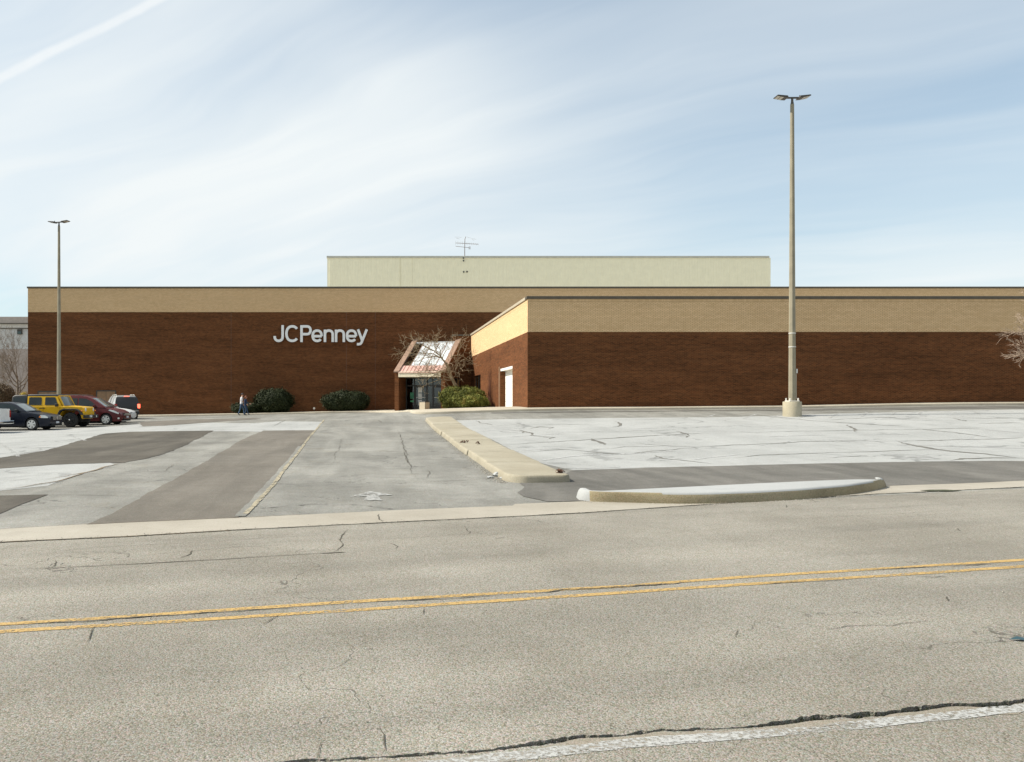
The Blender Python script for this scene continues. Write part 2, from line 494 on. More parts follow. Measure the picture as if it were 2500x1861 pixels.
M['lamp_body'] = plain('lamp_bronze', (0.045, 0.040, 0.032), 0.4, var=0.1)
M['lamp_lens'] = plain('lamp_lens', (0.62, 0.58, 0.50), 0.3, var=0.06)
M['galv'] = plain('bright_band', (0.62, 0.60, 0.55), 0.35, var=0.08)
M['bark'] = plain('bark', (0.27, 0.205, 0.125), 0.9, var=0.35, scale=9, bump=0.006)
M['bark_light'] = plain('pale_bark', (0.34, 0.26, 0.195), 0.9, var=0.25, scale=9)
M['bark_grey'] = plain('grey_bark', (0.225, 0.18, 0.135), 0.9, var=0.3, scale=5)
M['kerb_face'] = ground_mat('dirty_shaded_kerb_face', (0.25, 0.205, 0.125), (0.32, 0.275, 0.18), speck=0.3, speck_scale=80.0, bump=0.002, stain=0.25, mid=0.12)  # brown of dirt and of the front's shade, both put into the colour

# ------------------------------------------------------------------ terrain
def strip_line(x):
    """depth of the road side of the concrete gutter at x"""
    if x > 13: return 16.27 + 0.22 * (x - 13)
    if x < -4.5: return 10.03 + 0.30 * (x + 4.5)
    return 11.635 + 0.3566 * x

CTRL = []
def ctrl_px(px, py, Y):
    CTRL.append(((px - CX) / F * Y, Y, EYE - (py - HY) / F * Y))
for _x in (-45, -32, -22, -12, -4, 4, 12, 20, 30, 42, 60):
    _s = strip_line(_x)
    for _d in (-14, -6, -2, 0.3, 2.0):
        CTRL.append((_x, _s + _d, 0.0))
for _p in [(1240, 1180, 17.26), (1037, 1027, 42.8),
           (1291, 1003.5, 46.0), (1600, 1000.5, 46.0), (2500, 989, 46.0), (1934, 997.5, 46.0),
           (2500, 1001.5, 40.5), (1934, 1008, 40.5), (1934, 1017, 39.0),
           (340, 1018, 71.5), (600, 1013.3, 71.5), (900, 1007, 71.5), (80, 1020, 71.5),
           (1009, 1012.4, 45.9), (1040, 1006, 68.0), (1040, 1006, 58.0),
           (80, 1050, 43.5), (130, 1043, 46.5), (250, 1037, 49.5), (300, 1024, 59.0)]:
    ctrl_px(*_p)
CTRL += [(-45, 45, 0.10), (-45, 70, 0.35), (-45, 100, 0.5), (0, 100, 1.0), (30, 100, 1.6), (60, 100, 1.7),
         (60, 46, 1.75), (60, 35, 1.0), (-20, 22, 0.05), (-10, 24, 0.13), (-45, 25, 0.0), (17, 22, 0.17), (34, 27, 0.3),
         (9, 60, 1.2), (0.5, 60, 0.88)]
_P = np.array(CTRL)
def _tps(r2):
    return np.where(r2 > 1e-12, 0.5 * r2 * np.log(np.maximum(r2, 1e-12)), 0.0)
def _solve():
    n = len(_P)
    d = _P[:, None, :2] - _P[None, :, :2]
    K = _tps((d ** 2).sum(-1)) + np.eye(n) * 2.0
    Q = np.hstack([np.ones((n, 1)), _P[:, :2]])
    A = np.vstack([np.hstack([K, Q]), np.hstack([Q.T, np.zeros((3, 3))])])
    return np.linalg.solve(A, np.concatenate([_P[:, 2], np.zeros(3)]))
_W = _solve()
def ground_np(x, y):
    x = np.clip(np.asarray(x, float), -45, 60); y = np.clip(np.asarray(y, float), -12, 100)
    sh = x.shape
    q = np.stack([x.ravel(), y.ravel()], 1)
    out = np.empty(len(q))
    for i in range(0, len(q), 20000):
        s = q[i:i + 20000]
        r2 = ((s[:, None, :] - _P[None, :, :2]) ** 2).sum(-1)
        out[i:i + 20000] = _tps(r2) @ _W[:-3] + _W[-3] + s @ _W[-2:]
    return out.reshape(sh)
def gz(x, y):
    return float(ground_np(np.array([x]), np.array([y]))[0])

_YS = np.concatenate([np.arange(1.2, 30, 0.1), np.arange(30, 110, 0.25)])
def G(px, py):
    """the point of the ground seen at a photo pixel"""
    X = (px - CX) / F * _YS
    f = EYE - (py - HY) / F * _YS - ground_np(X, _YS)
    k = np.argmax(f < 0)
    if f[k] >= 0: k = len(_YS) - 1
    k = max(k, 1)
    t = f[k - 1] / (f[k - 1] - f[k] + 1e-9)
    Y = _YS[k - 1] + t * (_YS[k] - _YS[k - 1])
    return ((px - CX) / F * Y, Y)

def crop(pts, ox, oy, s):
    return [(ox + a / s, oy + b / s) for a, b in pts]
cA = lambda pts: crop(pts, 0, 1000, 1.775)
cB = lambda pts: crop(pts, 1000, 980, 1.479)
cC = lambda pts: crop(pts, 0, 1300, 1.775)
cD = lambda pts: crop(pts, 1250, 1300, 1.775)
cI = lambda pts: crop(pts, 1350, 1130, 2.6106)
W = lambda pts: [G(*p) for p in pts]

def densify(poly, step, closed=True):
    out = []
    n = len(poly)
    for i in range(n if closed else n - 1):
        a = poly[i]; b = poly[(i + 1) % n]
        L = math.hypot(b[0] - a[0], b[1] - a[1])
        k = max(1, int(L / step))
        for j in range(k):
            out.append((a[0] + (b[0] - a[0]) * j / k, a[1] + (b[1] - a[1]) * j / k))
    if not closed: out.append(poly[-1])
    return out

def inside(p, poly):
    c = False; j = len(poly) - 1
    for i in range(len(poly)):
        if (poly[i][1] > p[1]) != (poly[j][1] > p[1]) and p[0] < (poly[j][0] - poly[i][0]) * (p[1] - poly[i][1]) / (poly[j][1] - poly[i][1] + 1e-12) + poly[i][0]:
            c = not c
        j = i
    return c

def sheet(name, poly, off, mat, parent=None, step=0.5, jitter=0.0, grid=1.0, zfun=None, skirt=0.0):
    """a surface draped on the terrain inside a polygon (world x, y)"""
    rng = random.Random(len(poly) * 31 + int(off * 1e5))
    p = densify(poly, step)
    if jitter:
        ph = [rng.uniform(0, 6.28) for _ in range(6)]
        q = []
        for i, (a, b) in enumerate(p):
            t = i * 0.7
            n1 = (math.sin(t * 0.37 + ph[0]) + 0.6 * math.sin(t * 1.1 + ph[1]) + 0.4 * math.sin(t * 2.9 + ph[2])) * jitter
            n2 = (math.sin(t * 0.31 + ph[3]) + 0.6 * math.sin(t * 1.3 + ph[4]) + 0.4 * math.sin(t * 2.5 + ph[5])) * jitter
            q.append((a + n1 + rng.uniform(-.3, .3) * jitter, b + n2 + rng.uniform(-.3, .3) * jitter))
        p = q
    xs = [a for a, b in p]; ys = [b for a, b in p]
    pts = [Vector(a) for a in p]
    nb = len(pts)
    if grid:
        gx = np.arange(min(xs) + grid / 2, max(xs), grid); gy = np.arange(min(ys) + grid / 2, max(ys), grid)
        if len(gx) * len(gy) < 40000:
            for a in gx:
                for b in gy:
                    if inside((a, b), p): pts.append(Vector((a, b)))
    edges = [(i, (i + 1) % nb) for i in range(nb)]
    vv, ee, ff, _, _, _ = delaunay_2d_cdt(pts, edges, [list(range(nb))], 1, 1e-5)
    x = np.array([v.x for v in vv]); y = np.array([v.y for v in vv])
    z = (zfun(x, y) if zfun else ground_np(x, y)) + off
    faces = [tuple(f) for f in ff]
    # keep every face looking up
    out = []
    for f in faces:
        a, b, c = (vv[f[0]], vv[f[1]], vv[f[2]])
        if (b.x - a.x) * (c.y - a.y) - (b.y - a.y) * (c.x - a.x) < 0: f = f[::-1]
        out.append(f)
    verts = list(zip(x.tolist(), y.tolist(), z.tolist()))
    if skirt:
        cnt = {}
        for f in out:
            for i in range(len(f)):
                e = (f[i], f[(i + 1) % len(f)])
                cnt[e] = cnt.get(e, 0) + 1
        low = {}
        for (a, b) in [e for e in cnt if (e[1], e[0]) not in cnt]:
            for k in (a, b):
                if k not in low:
                    low[k] = len(verts)
                    verts.append((verts[k][0], verts[k][1], verts[k][2] - skirt))
            out.append((b, a, low[a], low[b]))
    return mesh_obj(name, verts, out, mat, parent)

def ribbon(name, pts, width, off, mat, parent=None, step=0.12, wob=0.0, wvar=0.0, taper=False, seed=1):
    """a strip draped along a polyline (world x, y)"""
    rng = random.Random(seed)
    p = densify(pts, step, closed=False)
    if wob:
        acc = 0.0; q = []
        for i, (a, b) in enumerate(p):
            acc = acc * 0.75 + rng.uniform(-1, 1) * wob
            j = min(i + 1, len(p) - 1); k = max(i - 1, 0)
            tx, ty = p[j][0] - p[k][0], p[j][1] - p[k][1]
            L = math.hypot(tx, ty) + 1e-9
            q.append((a - ty / L * acc, b + tx / L * acc))
        p = q
    n = len(p)
    verts = []
    ws = 1.0
    for i, (a, b) in enumerate(p):
        j = min(i + 1, n - 1); k = max(i - 1, 0)
        tx, ty = p[j][0] - p[k][0], p[j][1] - p[k][1]
        L = math.hypot(tx, ty) + 1e-9
        ws = ws * 0.7 + 0.3 * rng.uniform(1 - wvar * 2, 1 + wvar * 2) if wvar else 1.0
        h = width / 2 * max(0.15, ws)
        if taper: h *= max(0.12, min(1.0, 4.0 * min(i, n - 1 - i) / n))
        verts.append((a - ty / L * h, b + tx / L * h)); verts.append((a + ty / L * h, b - tx / L * h))
    x = np.array([v[0] for v in verts]); y = np.array([v[1] for v in verts])
    z = ground_np(x, y) + off
    faces = [(2 * i, 2 * i + 1, 2 * i + 3, 2 * i + 2) for i in range(n - 1)]
    return mesh_obj(name, list(zip(x, y, z)), [f for f in faces], mat, parent)

# base ground to the horizon
def build_ground():
    xs = np.concatenate([[-3000, -900, -300, -120, -70], np.arange(-48, 64, 0.75), [75, 120, 300, 900, 3000]])
    ys = np.concatenate([[-3000, -900, -300, -100, -40, -20], np.arange(-12, 100, 0.75), [115, 150, 300, 900, 3000]])
    X, Y = np.meshgrid(xs, ys)
    Z = ground_np(X, Y)
    S = np.vectorize(strip_line)(np.clip(X, -60, 80))
    Z = Z - 0.05 * np.clip((S - 0.2 - Y) / 0.5, 0, 1)
    nx = len(xs)
    verts = np.stack([X.ravel(), Y.ravel(), Z.ravel()], 1).tolist()
    faces = [(j * nx + i, j * nx + i + 1, (j + 1) * nx + i + 1, (j + 1) * nx + i) for j in range(len(ys) - 1) for i in range(nx - 1)]
    o = mesh_obj('ground', verts, faces, M['drive'], smooth=60)
    return tag(o, kind='structure')
ground = build_ground()

# --- the road: two sheets with a real open joint between them
joint = cC([(700, 1040), (1000, 1012), (1280, 992), (1450, 984), (1600, 975), (1750, 966)]) + \
    cD([(-120, 945), (0, 930), (130, 912), (300, 885), (420, 885), (520, 875), (650, 852), (720, 855), (820, 850), (900, 850), (1000, 843),
        (1080, 835), (1200, 820), (1310, 800), (1450, 795), (1600, 785), (1720, 770), (1880, 748), (1960, 745), (2110, 748), (2219, 722), (2500, 690)])
jw = W(joint)
def wid(px):
    """open width of the joint (m) along the picture"""
    pts = [(900, .010), (1000, .018), (1200, .024), (1330, .048), (1430, .044), (1540, .014), (1800, .012), (1860, .040), (2000, .050), (2200, .052), (2440, .062), (2500, .018), (2700, .02)]
    return float(np.interp(px, [a for a, b in pts], [b for a, b in pts]))
rngj = random.Random(3)
far_e, near_e = [], []
dj = densify(jw, 0.022, closed=False)
wa = wb = 0.0
for i, (a, b) in enumerate(dj):
    px = CX + a / b * F
    wa = wa * 0.55 + rngj.uniform(-1, 1) * 0.0130; wb = wb * 0.55 + rngj.uniform(-1, 1) * 0.011
    h = wid(px) / 2
    far_e.append((a, b + max(h + wa, 0.001)))
    near_e.append((a, b - max(h + wb, 0.001)))
ex0, ey0 = far_e[0]; ex1, ey1 = far_e[-1]
sl = 0.26
def strip_pts(x0, x1, st, d=0.0):
    return [(x, strip_line(x) + d) for x in np.arange(x0, x1 + .01, st)]
far_poly = [(-90, ey0 + sl * (-90 - ex0))] + far_e + [(90, ey1 + sl * (90 - ex1))] + strip_pts(-90, 90, 3.0)[::-1]
near_poly = [(-90, ey0 + sl * (-90 - ex0))] + near_e + [(90, ey1 + sl * (90 - ex1)), (90, -14), (-90, -30)]
flat = lambda x, y: np.zeros_like(x)
road = sheet('road', far_poly, 0.0, M['road'], None, step=60, grid=0, zfun=flat, skirt=0.05)
tag(road, kind='structure')
near_lane = sheet('road_shoulder', near_poly, -0.004, M['road'], road, step=60, grid=0, zfun=flat, skirt=0.05)
seam = ribbon('joint_soil', jw, 0.12, -0.030, M['moss'], road, step=0.1)
ribbon('sand_band', [(a, b - 0.085) for a, b in jw], 0.10, -0.0025, M['sand'], road, step=0.05, wob=0.008, wvar=0.35, seed=2)

# weeds and crumbs in the joint
mb = MB()
rg = random.Random(11)
for i, (a, b) in enumerate(dj):
    px = CX + a / b * F
    w_ = wid(px)
    for _ in range(5 if w_ > 0.02 else 1):
        x, y = a + rg.uniform(-.012, .012), b + rg.uniform(-.6, .6) * w_
        z0 = -0.030
        hgt = rg.uniform(0.012, 0.034); s = rg.uniform(0.003, 0.008); an = rg.uniform(0, 6.28)
        c, d = math.cos(an) * s, math.sin(an) * s
        mb.add([(x - c, y - d, z0), (x + c, y + d, z0), (x + rg.uniform(-.01, .01), y + rg.uniform(-.01, .01), z0 + hgt)], [(0, 1, 2)])
joint_moss = mb.build('joint_moss', M['moss'], road, fix=False)
tag(joint_moss, kind='stuff')

# markings on the road
y_up = cC([(-60, 404), (0, 400), (500, 370), (1000, 337), (1500, 303), (2219, 262)]) + cD([(500, 233), (1000, 195), (1600, 158), (2219, 120), (2400, 110)])
y_lo = cC([(-60, 436), (0, 432), (440, 405), (1000, 372), (1680, 328), (2219, 293)]) + cD([(700, 247), (1300, 207), (1650, 187), (2219, 148), (2400, 137)])
def lengthen(p, a=40.0):
    """carry a line on past both ends of the frame"""
    (x0, y0), (x1, y1) = p[0], p[-1]
    s = (y1 - y0) / (x1 - x0)
    return [(x0 - a, y0 - s * a)] + p + [(x1 + a, y1 + s * a)]
ribbon('yellow_line', lengthen(W(y_up)), 0.09, 0.004, M['yellow_paint'], road, step=0.1, wob=0.004, wvar=0.10, seed=4)
ribbon('yellow_line', lengthen(W(y_lo)), 0.09, 0.004, M['yellow_paint'], road, step=0.1, wob=0.004, wvar=0.10, seed=5)
wl = cD([(-200, 990), (30, 965), (470, 916), (760, 893), (1280, 855), (1700, 812), (2219, 757), (2400, 738)])
ribbon('white_edge_line', lengthen(W(wl)), 0.095, -0.0012, M['white_paint'], road, step=0.05, wob=0.004, wvar=0.18, seed=6)

# road cracks
_cs = [20]
def crack(pts, w=0.012, parent=None, mat='crack', off=0.006, wob=0.012, taper=True, world=False, name='crack', step=0.06, wvar=0.4):
    _cs[0] += 1
    return ribbon(name, pts if world else W(pts), w * (0.55 if mat == 'crack' else 0.8), off, M[mat], parent, step=step, wob=wob, wvar=wvar, taper=taper, seed=_cs[0])
crack(cA([(-40, 696), (0, 695), (220, 688), (640, 668), (800, 659), (1000, 648), (1300, 630), (1440, 622), (1500, 620), (1560, 617)]), 0.030, road, wob=0.006)
crack(cA([(1380, 626), (1440, 622), (1500, 620)]), 0.075, road)
crack(cA([(1500, 520), (1485, 545), (1480, 570), (1490, 590), (1450, 615), (1430, 625)]), 0.028, road)
crack(cA([(830, 610), (820, 630), (780, 645)]), 0.024, road)
crack(cA([(240, 655), (235, 675), (215, 690)]), 0.024, road)
crack(cA([(130, 645), (200, 625), (340, 605), (600, 590), (900, 575), (1200, 555), (1450, 540)]), 0.012, road)
crack(cA([(560, 640), (760, 620), (1000, 600), (1200, 590), (1380, 580)]), 0.010, road)
crack(cA([(1560, 570), (1700, 560), (1900, 548), (2219, 530)]), 0.011, road)
crack(cA([(1690, 580), (1725, 595), (1715, 605)]), 0.022, road)
crack(cA([(2030, 540), (2035, 530)]), 0.02, road)
crack(cA([(2110, 545), (2150, 540), (2160, 535)]), 0.018, road)
crack(cB([(200, 450), (210, 470), (260, 480)]), 0.014, road)
crack(cB([(300, 500), (330, 495), (345, 490)]), 0.014, road)
crack(cB([(1360, 375), (1355, 385)]), 0.04, road)
crack(cB([(1450, 395), (1500, 400), (1700, 385), (2000, 370), (2219, 355)]), 0.013, road)
crack(cB([(1100, 440), (1300, 430), (1500, 420), (1800, 405), (2219, 375)]), 0.010, road)
crack(cB([(1980, 460), (1985, 470)]), 0.03, road)
crack(cC([(0, 404), (120, 398), (420, 383), (700, 362), (990, 345), (1180, 333), (1400, 318), (1520, 306)]), 0.028, road, off=0.007, wob=0.010, wvar=0.9)
crack(cC([(1520, 306), (1760, 296), (1980, 286), (2219, 272)]), 0.026, road, off=0.007, wob=0.010, wvar=0.9)
crack(cD([(0, 268), (150, 262), (220, 250), (420, 242), (560, 232), (700, 225), (820, 210)]), 0.030, road, off=0.007, wob=0.010, wvar=0.9)
crack(cD([(1500, 168), (1650, 160), (1900, 148), (2050, 140), (2219, 132)]), 0.026, road, off=0.007, wob=0.010, wvar=0.9)
crack(cD([(1060, 226), (1300, 213), (1480, 204)]), 0.020, road, off=0.007, wob=0.008, wvar=0.9)
crack(cC([(440, 402), (410, 412), (400, 440), (375, 480)]), 0.018, road, off=0.007)
crack(cC([(1230, 350), (1190, 368), (1150, 405)]), 0.014, road, off=0.007)
crack(cC([(1680, 328), (1655, 336)]), 0.014, road, off=0.007)
crack(cC([(1835, 330), (1830, 360)]), 0.012, road)
crack(cC([(1400, 895), (1390, 930), (1380, 990)]), 0.007, road)
crack(cC([(1640, 830), (1665, 880), (1670, 920), (1660, 965)]), 0.009, road)
crack(cD([(985, 425), (975, 460)]), 0.012, road)
crack(cD([(1280, 410), (1370, 420), (1480, 405), (1640, 403), (1800, 385), (1900, 395)]), 0.012, road)
crack(cD([(1740, 190), (1830, 195), (1880, 190)]), 0.018, road)
crack(cD([(1880, 280), (1890, 300)]), 0.02, road)
crack(cD([(660, 268), (680, 266)]), 0.03, road)

# --- concrete gutter between the road and the driveway
up = cA([(-60, 523), (0, 520), (350, 500), (1040, 470), (1300, 458), (1700, 438), (2219, 418)]) + cB([(380, 372), (620, 362), (1000, 350), (1400, 335), (1725, 306), (2219, 287), (2600, 272)])
lo = cA([(-60, 580), (0, 577), (550, 552), (1000, 525), (1500, 500), (2219, 465)]) + cB([(640, 403), (1250, 362), (1700, 335), (2219, 310), (2600, 292)])
gp = lengthen(W(lo), 30); gq = lengthen(W(up), 30)
gutter = tag(sheet('gutter', gp + gq[::-1], 0.006, M['gutter'], None, step=0.6, jitter=0.008, grid=1.0), kind='structure')
crack(lo, 0.035, gutter, off=0.010, taper=False, wob=0.006, wvar=0.7)
crack(lo[:4], 0.05, gutter, mat='dirt', off=0.009, taper=False, wob=0.010)
crack(cA([(1640, 455), (1635, 465), (1645, 478), (1660, 490)]), 0.03, gutter, off=0.012)
crack(up[:5], 0.02, gutter, mat='dirt', off=0.010, taper=False)
sheet('mud_stain', W(crop([(2246, 1199), (2270, 1197), (2310, 1197), (2350, 1199), (2320, 1201), (2270, 1201)], 0, 0, 1)), 0.010, M['moss'], gutter, step=0.1, jitter=0.015, grid=0)

# --- car park surfaces
lot_right = cB([(150, 69), (600, 62), (1100, 58), (1350, 52), (1850, 37), (2219, 30), (2900, 14), (2900, 212), (2219, 217), (1800, 220), (1500, 225), (1200, 232), (870, 240), (590, 250), (480, 225), (300, 140)])
lot = tag(sheet('parking_lot', W(lot_right), 0.004, M['lot'], None, step=0.6, jitter=0.03, grid=1.2), kind='structure')
wA = W(cA([(-400, 95), (-60, 90), (400, 80), (700, 56), (1100, 60), (1200, 52), (1395, 54), (1365, 93), (1140, 96), (925, 94), (560, 99), (450, 107), (330, 142), (195, 184), (-60, 217), (-400, 240)]))
lot_l = tag(sheet('parking_lot', wA, 0.004, M['lot'], None, step=0.6, jitter=0.05, grid=1.2), kind='structure')
wB = W(cA([(-400, 290), (-60, 262), (230, 240), (480, 230), (500, 240), (420, 265), (330, 290), (200, 330), (0, 352), (-60, 362), (-400, 395)]))
lot_l2 = tag(sheet('parking_lot', wB, 0.004, M['lot'], None, step=0.4, jitter=0.03, grid=1.2), kind='structure')
sheet('asphalt_patch', W(cA([(380, 500), (600, 390), (720, 320), (830, 262), (900, 220), (985, 170), (1050, 130), (1140, 92), (1365, 90), (1310, 150), (1255, 225), (1200, 280), (1140, 355), (1085, 415), (1030, 470)])), 0.008, M['patch'], ground, step=0.2, jitter=0.022, grid=1.2)
sheet('asphalt_patch', W(cA([(-300, 235), (0, 210), (195, 180), (330, 140), (450, 105), (560, 97), (925, 92), (880, 115), (750, 180), (640, 212), (540, 232), (480, 232), (230, 240), (0, 257), (-300, 280)])), 0.009, M['patch_dark'], ground, step=0.2, jitter=0.03, grid=1.2)
sheet('asphalt_patch', W(cA([(-200, 385), (0, 375), (210, 370), (130, 400), (60, 430), (0, 455), (-200, 520)])), 0.008, M['patch_dark'], ground, step=0.3, jitter=0.02, grid=1.2)
sheet('asphalt_patch', W(cB([(590, 250), (870, 240), (1200, 232), (1500, 225), (1800, 220), (2219, 217), (2700, 214), (2700, 268), (2219, 287), (1725, 306), (1500, 330), (1000, 350), (620, 362), (500, 364), (410, 345), (385, 330), (415, 310), (395, 296), (500, 285)])), 0.009, M['sealed'], ground, step=0.4, jitter=0.02, grid=1.2)
# the darker lane in front of the store kerb
sheet('asphalt_patch', W([(1200, 1010), (1400, 1008), (1500, 1006), (1700, 1004), (1900, 1003.5), (2200, 1001), (2500, 998), (2500, 992), (2200, 995), (1900, 1000), (1500, 1004), (1300, 1006), (1200, 1008)]), 0.008, M['sealed'], ground, step=0.8, jitter=0.05, grid=1.5)
sheet('asphalt_patch', W([(345, 1031), (480, 1024), (620, 1021), (640, 1023), (560, 1028), (400, 1040), (345, 1042)]), 0.009, M['patch'], ground, step=0.5, jitter=0.05, grid=1.5)

# tar-filled cracks of the right lot
for pts, w_ in [
    ([(240, 70), (262, 80), (300, 86)], .10), ([(340, 105), (400, 108), (440, 115), (435, 125), (510, 133)], .07),
    ([(345, 110), (360, 112)], .12), ([(395, 104), (415, 110), (405, 115)], .09), ([(480, 128), (520, 131), (500, 136)], .09),
    ([(430, 100), (470, 92), (520, 95), (500, 100)], .05), ([(250, 92), (400, 85), (560, 83), (700, 86)], .03),
    ([(350, 158), (450, 151), (600, 142), (760, 132), (900, 124), (1080, 116)], .06), ([(820, 152), (950, 163), (1040, 166)], .07),
    ([(1040, 166), (1300, 152), (1480, 144), (1760, 146)], .05), ([(1760, 146), (2219, 132)], .05),
    ([(385, 185), (560, 175), (700, 188), (760, 192), (800, 188), (900, 180), (1040, 166)], .05),
    ([(1760, 146), (1830, 162), (1950, 180), (2080, 190), (2219, 208)], .10), ([(920, 120), (990, 125), (1005, 132)], .07),
    ([(965, 108), (1000, 120), (1000, 128)], .05), ([(660, 135), (665, 142), (700, 150), (715, 158)], .08),
    ([(735, 94), (765, 85), (755, 76), (740, 74)], .07), ([(1580, 85), (1600, 100), (1615, 112)], .11),
    ([(1830, 100), (1960, 112), (2080, 128), (2130, 133)], .06), ([(880, 195), (920, 208), (1000, 215), (1120, 230)], .05),
    ([(1110, 58), (1250, 50), (1370, 62), (1450, 70), (1620, 82), (1850, 95)], .06), ([(1450, 70), (1600, 63), (1800, 56)], .04),
    ([(1080, 212), (1300, 195), (1600, 183), (1900, 175), (2000, 172)], .035), ([(1950, 215), (2000, 208), (2219, 205)], .06),
    ([(1100, 118), (1400, 108), (1700, 104), (2219, 95)], .03), ([(1880, 60), (2219, 62)], .05), ([(1990, 68), (2010, 72), (1960, 62)], .07),
    ([(2050, 80), (2219, 78)], .05), ([(640, 178), (780, 165), (950, 163)], .03), ([(1500, 205), (1650, 196)], .03), ([(470, 250), (600, 243)], .04)]:
    crack(cB(pts), w_ * (1.2 if len(pts) < 4 and w_ > .06 else 2.0), lot, mat='tar', off=0.010, wob=0.06, step=0.2, wvar=0.6)
# stall lines
for a, b in [((1881, 1021.5), (1904.5, 1013)), ((1950, 1022), (1981, 1011)), ((2024, 1021.5), (2050, 1009)), ((1815, 1022), (1846, 1012)), ((1720, 1021), (1745, 1013)),
             ((2104, 1018), (2116, 1007)), ((2176, 1014), (2184, 1006.5)), ((2244, 1014), (2247, 1006)), ((2390, 1012), (2382, 1004))]:
    ribbon('stall_line', W([a, b]), 0.12, 0.012, M['white_paint'], lot, step=0.3, wvar=0.2, seed=int(a[0]))
for pts in [[(385, 181), (460, 175), (540, 170)], [(480, 214), (580, 200), (700, 191)], [(590, 244), (700, 241), (760, 238)], [(1020, 212), (1100, 202), (1190, 193)],
            [(700, 196), (860, 186), (960, 180)], [(350, 130), (470, 122), (560, 118)], [(1760, 158), (1990, 165), (2219, 170)], [(2080, 103), (2219, 115)],
            [(1300, 128), (1500, 122)], [(1640, 118), (1800, 120)], [(820, 100), (960, 94)], [(260, 108), (400, 97)]]:
    ribbon('stall_line', W(cB(pts)), 0.11, 0.012, M['faint_white'], lot, step=0.3, wvar=0.25, seed=int(pts[0][0]))
# left lot: lines and cracks
ribbon('stall_line', W(cA([(-30, 125), (40, 172), (80, 205)])), 0.12, 0.012, M['white_paint'], lot_l, step=0.2, wvar=0.2, seed=31)
ribbon('stall_line', W(cA([(310, 117), (345, 127), (372, 136)])), 0.12, 0.012, M['white_paint'], lot_l, step=0.2, wvar=0.2, seed=32)
for pts, w_, pr, mt in [
    ([(0, 178), (120, 172), (230, 166), (330, 150)], .04, lot_l, 'tar'), ([(0, 118), (130, 110), (240, 104)], .035, lot_l, 'tar'), ([(0, 140), (90, 137), (190, 132)], .03, lot_l, 'tar'),
    ([(0, 157), (60, 155), (130, 152)], .03, lot_l, 'tar'), ([(60, 200), (180, 175)], .03, lot_l, 'tar'),
    ([(0, 312), (60, 308), (130, 300)], .02, lot_l2, 'tar'), ([(200, 305), (290, 290), (380, 272), (470, 245)], .05, lot_l2, 'dirt'),
    ([(-20, 353), (90, 338), (190, 322), (250, 312), (330, 285), (420, 262), (500, 238), (560, 228)], .06, ground, 'dirt')]:
    crack(cA(pts), w_, pr, mat=mt, off=0.012, wob=0.03, step=0.2)
crack(cA([(-20, 356), (90, 341), (190, 325), (250, 315), (300, 305)]), 0.03, ground, mat='crack', off=0.014, wob=0.02)
# driveway cracks, patches of patina and markings
for pts, w_ in [
    ([(1722, 85), (1735, 115), (1745, 150), (1752, 190), (1770, 230), (1782, 262), (1800, 290), (1815, 312)], .028), ([(1738, 130), (1750, 160), (1765, 215), (1790, 262)], .02),
    ([(1815, 312), (1900, 313), (2000, 309), (2130, 303)], .045), ([(1850, 262), (1860, 280), (1850, 300)], .03),
    ([(1320, 180), (1400, 172), (1480, 165)], .025), ([(1290, 238), (1360, 242), (1440, 236)], .025), ([(1480, 120), (1475, 150), (1450, 210), (1430, 240)], .02),
    ([(100, 380), (250, 372), (450, 374), (620, 378)], .025), ([(560, 268), (700, 270), (830, 275)], .022), ([(750, 160), (850, 156), (950, 150)], .03),
    ([(470, 236), (600, 232), (720, 234)], .02), ([(700, 275), (740, 250), (760, 236)], .018), ([(1170, 345), (1350, 348), (1550, 340)], .012),
    ([(1520, 185), (1700, 178), (1750, 170)], .015), ([(1560, 130), (1720, 120)], .02), ([(1180, 75), (1215, 58), (1240, 45)], .05), ([(1640, 45), (1655, 58)], .06),
    ([(1820, 170), (1960, 165)], .02), ([(1310, 430), (1500, 415), (1640, 420), (1720, 436)], .014), ([(1580, 440), (1590, 435)], .03)]:
    crack(cA(pts), w_, ground, mat='crack', off=0.012, wob=0.03, step=0.15, wvar=0.5)
# tyre scrub marks
ribbon('tyre_mark', W(cA([(1130, 430), (1350, 412), (1550, 414), (1700, 434)])), 0.06, 0.011, paint_mat('tyre_rubber', (0.09, 0.085, 0.075), wear=0.55, scale=6), ground, step=0.2, wvar=0.4, seed=77)
ribbon('yellow_line', W(cA([(1405, 45), (1385, 68), (1340, 120), (1290, 190), (1240, 250), (1190, 320), (1140, 375), (1100, 420), (1060, 455)])), 0.085, 0.013, M['old_yellow'], ground, step=0.15, wob=0.006, wvar=0.2, seed=41)
ribbon('patch_seal', W(cA([(1300, 160), (1250, 232), (1190, 295), (1150, 345), (1090, 412), (1040, 465)])), 0.16, 0.011, M['drive'], ground, step=0.2, wvar=0.3, seed=42)
ar = W(cA([(1602, 357), (1705, 372), (1640, 376), (1655, 397), (1575, 397), (1590, 378), (1515, 380)]))
sheet('turn_arrow', ar, 0.013, paint_mat('arrow_paint', (0.33, 0.33, 0.315), wear=0.48, scale=9), ground, step=0.1, jitter=0.006, grid=0)

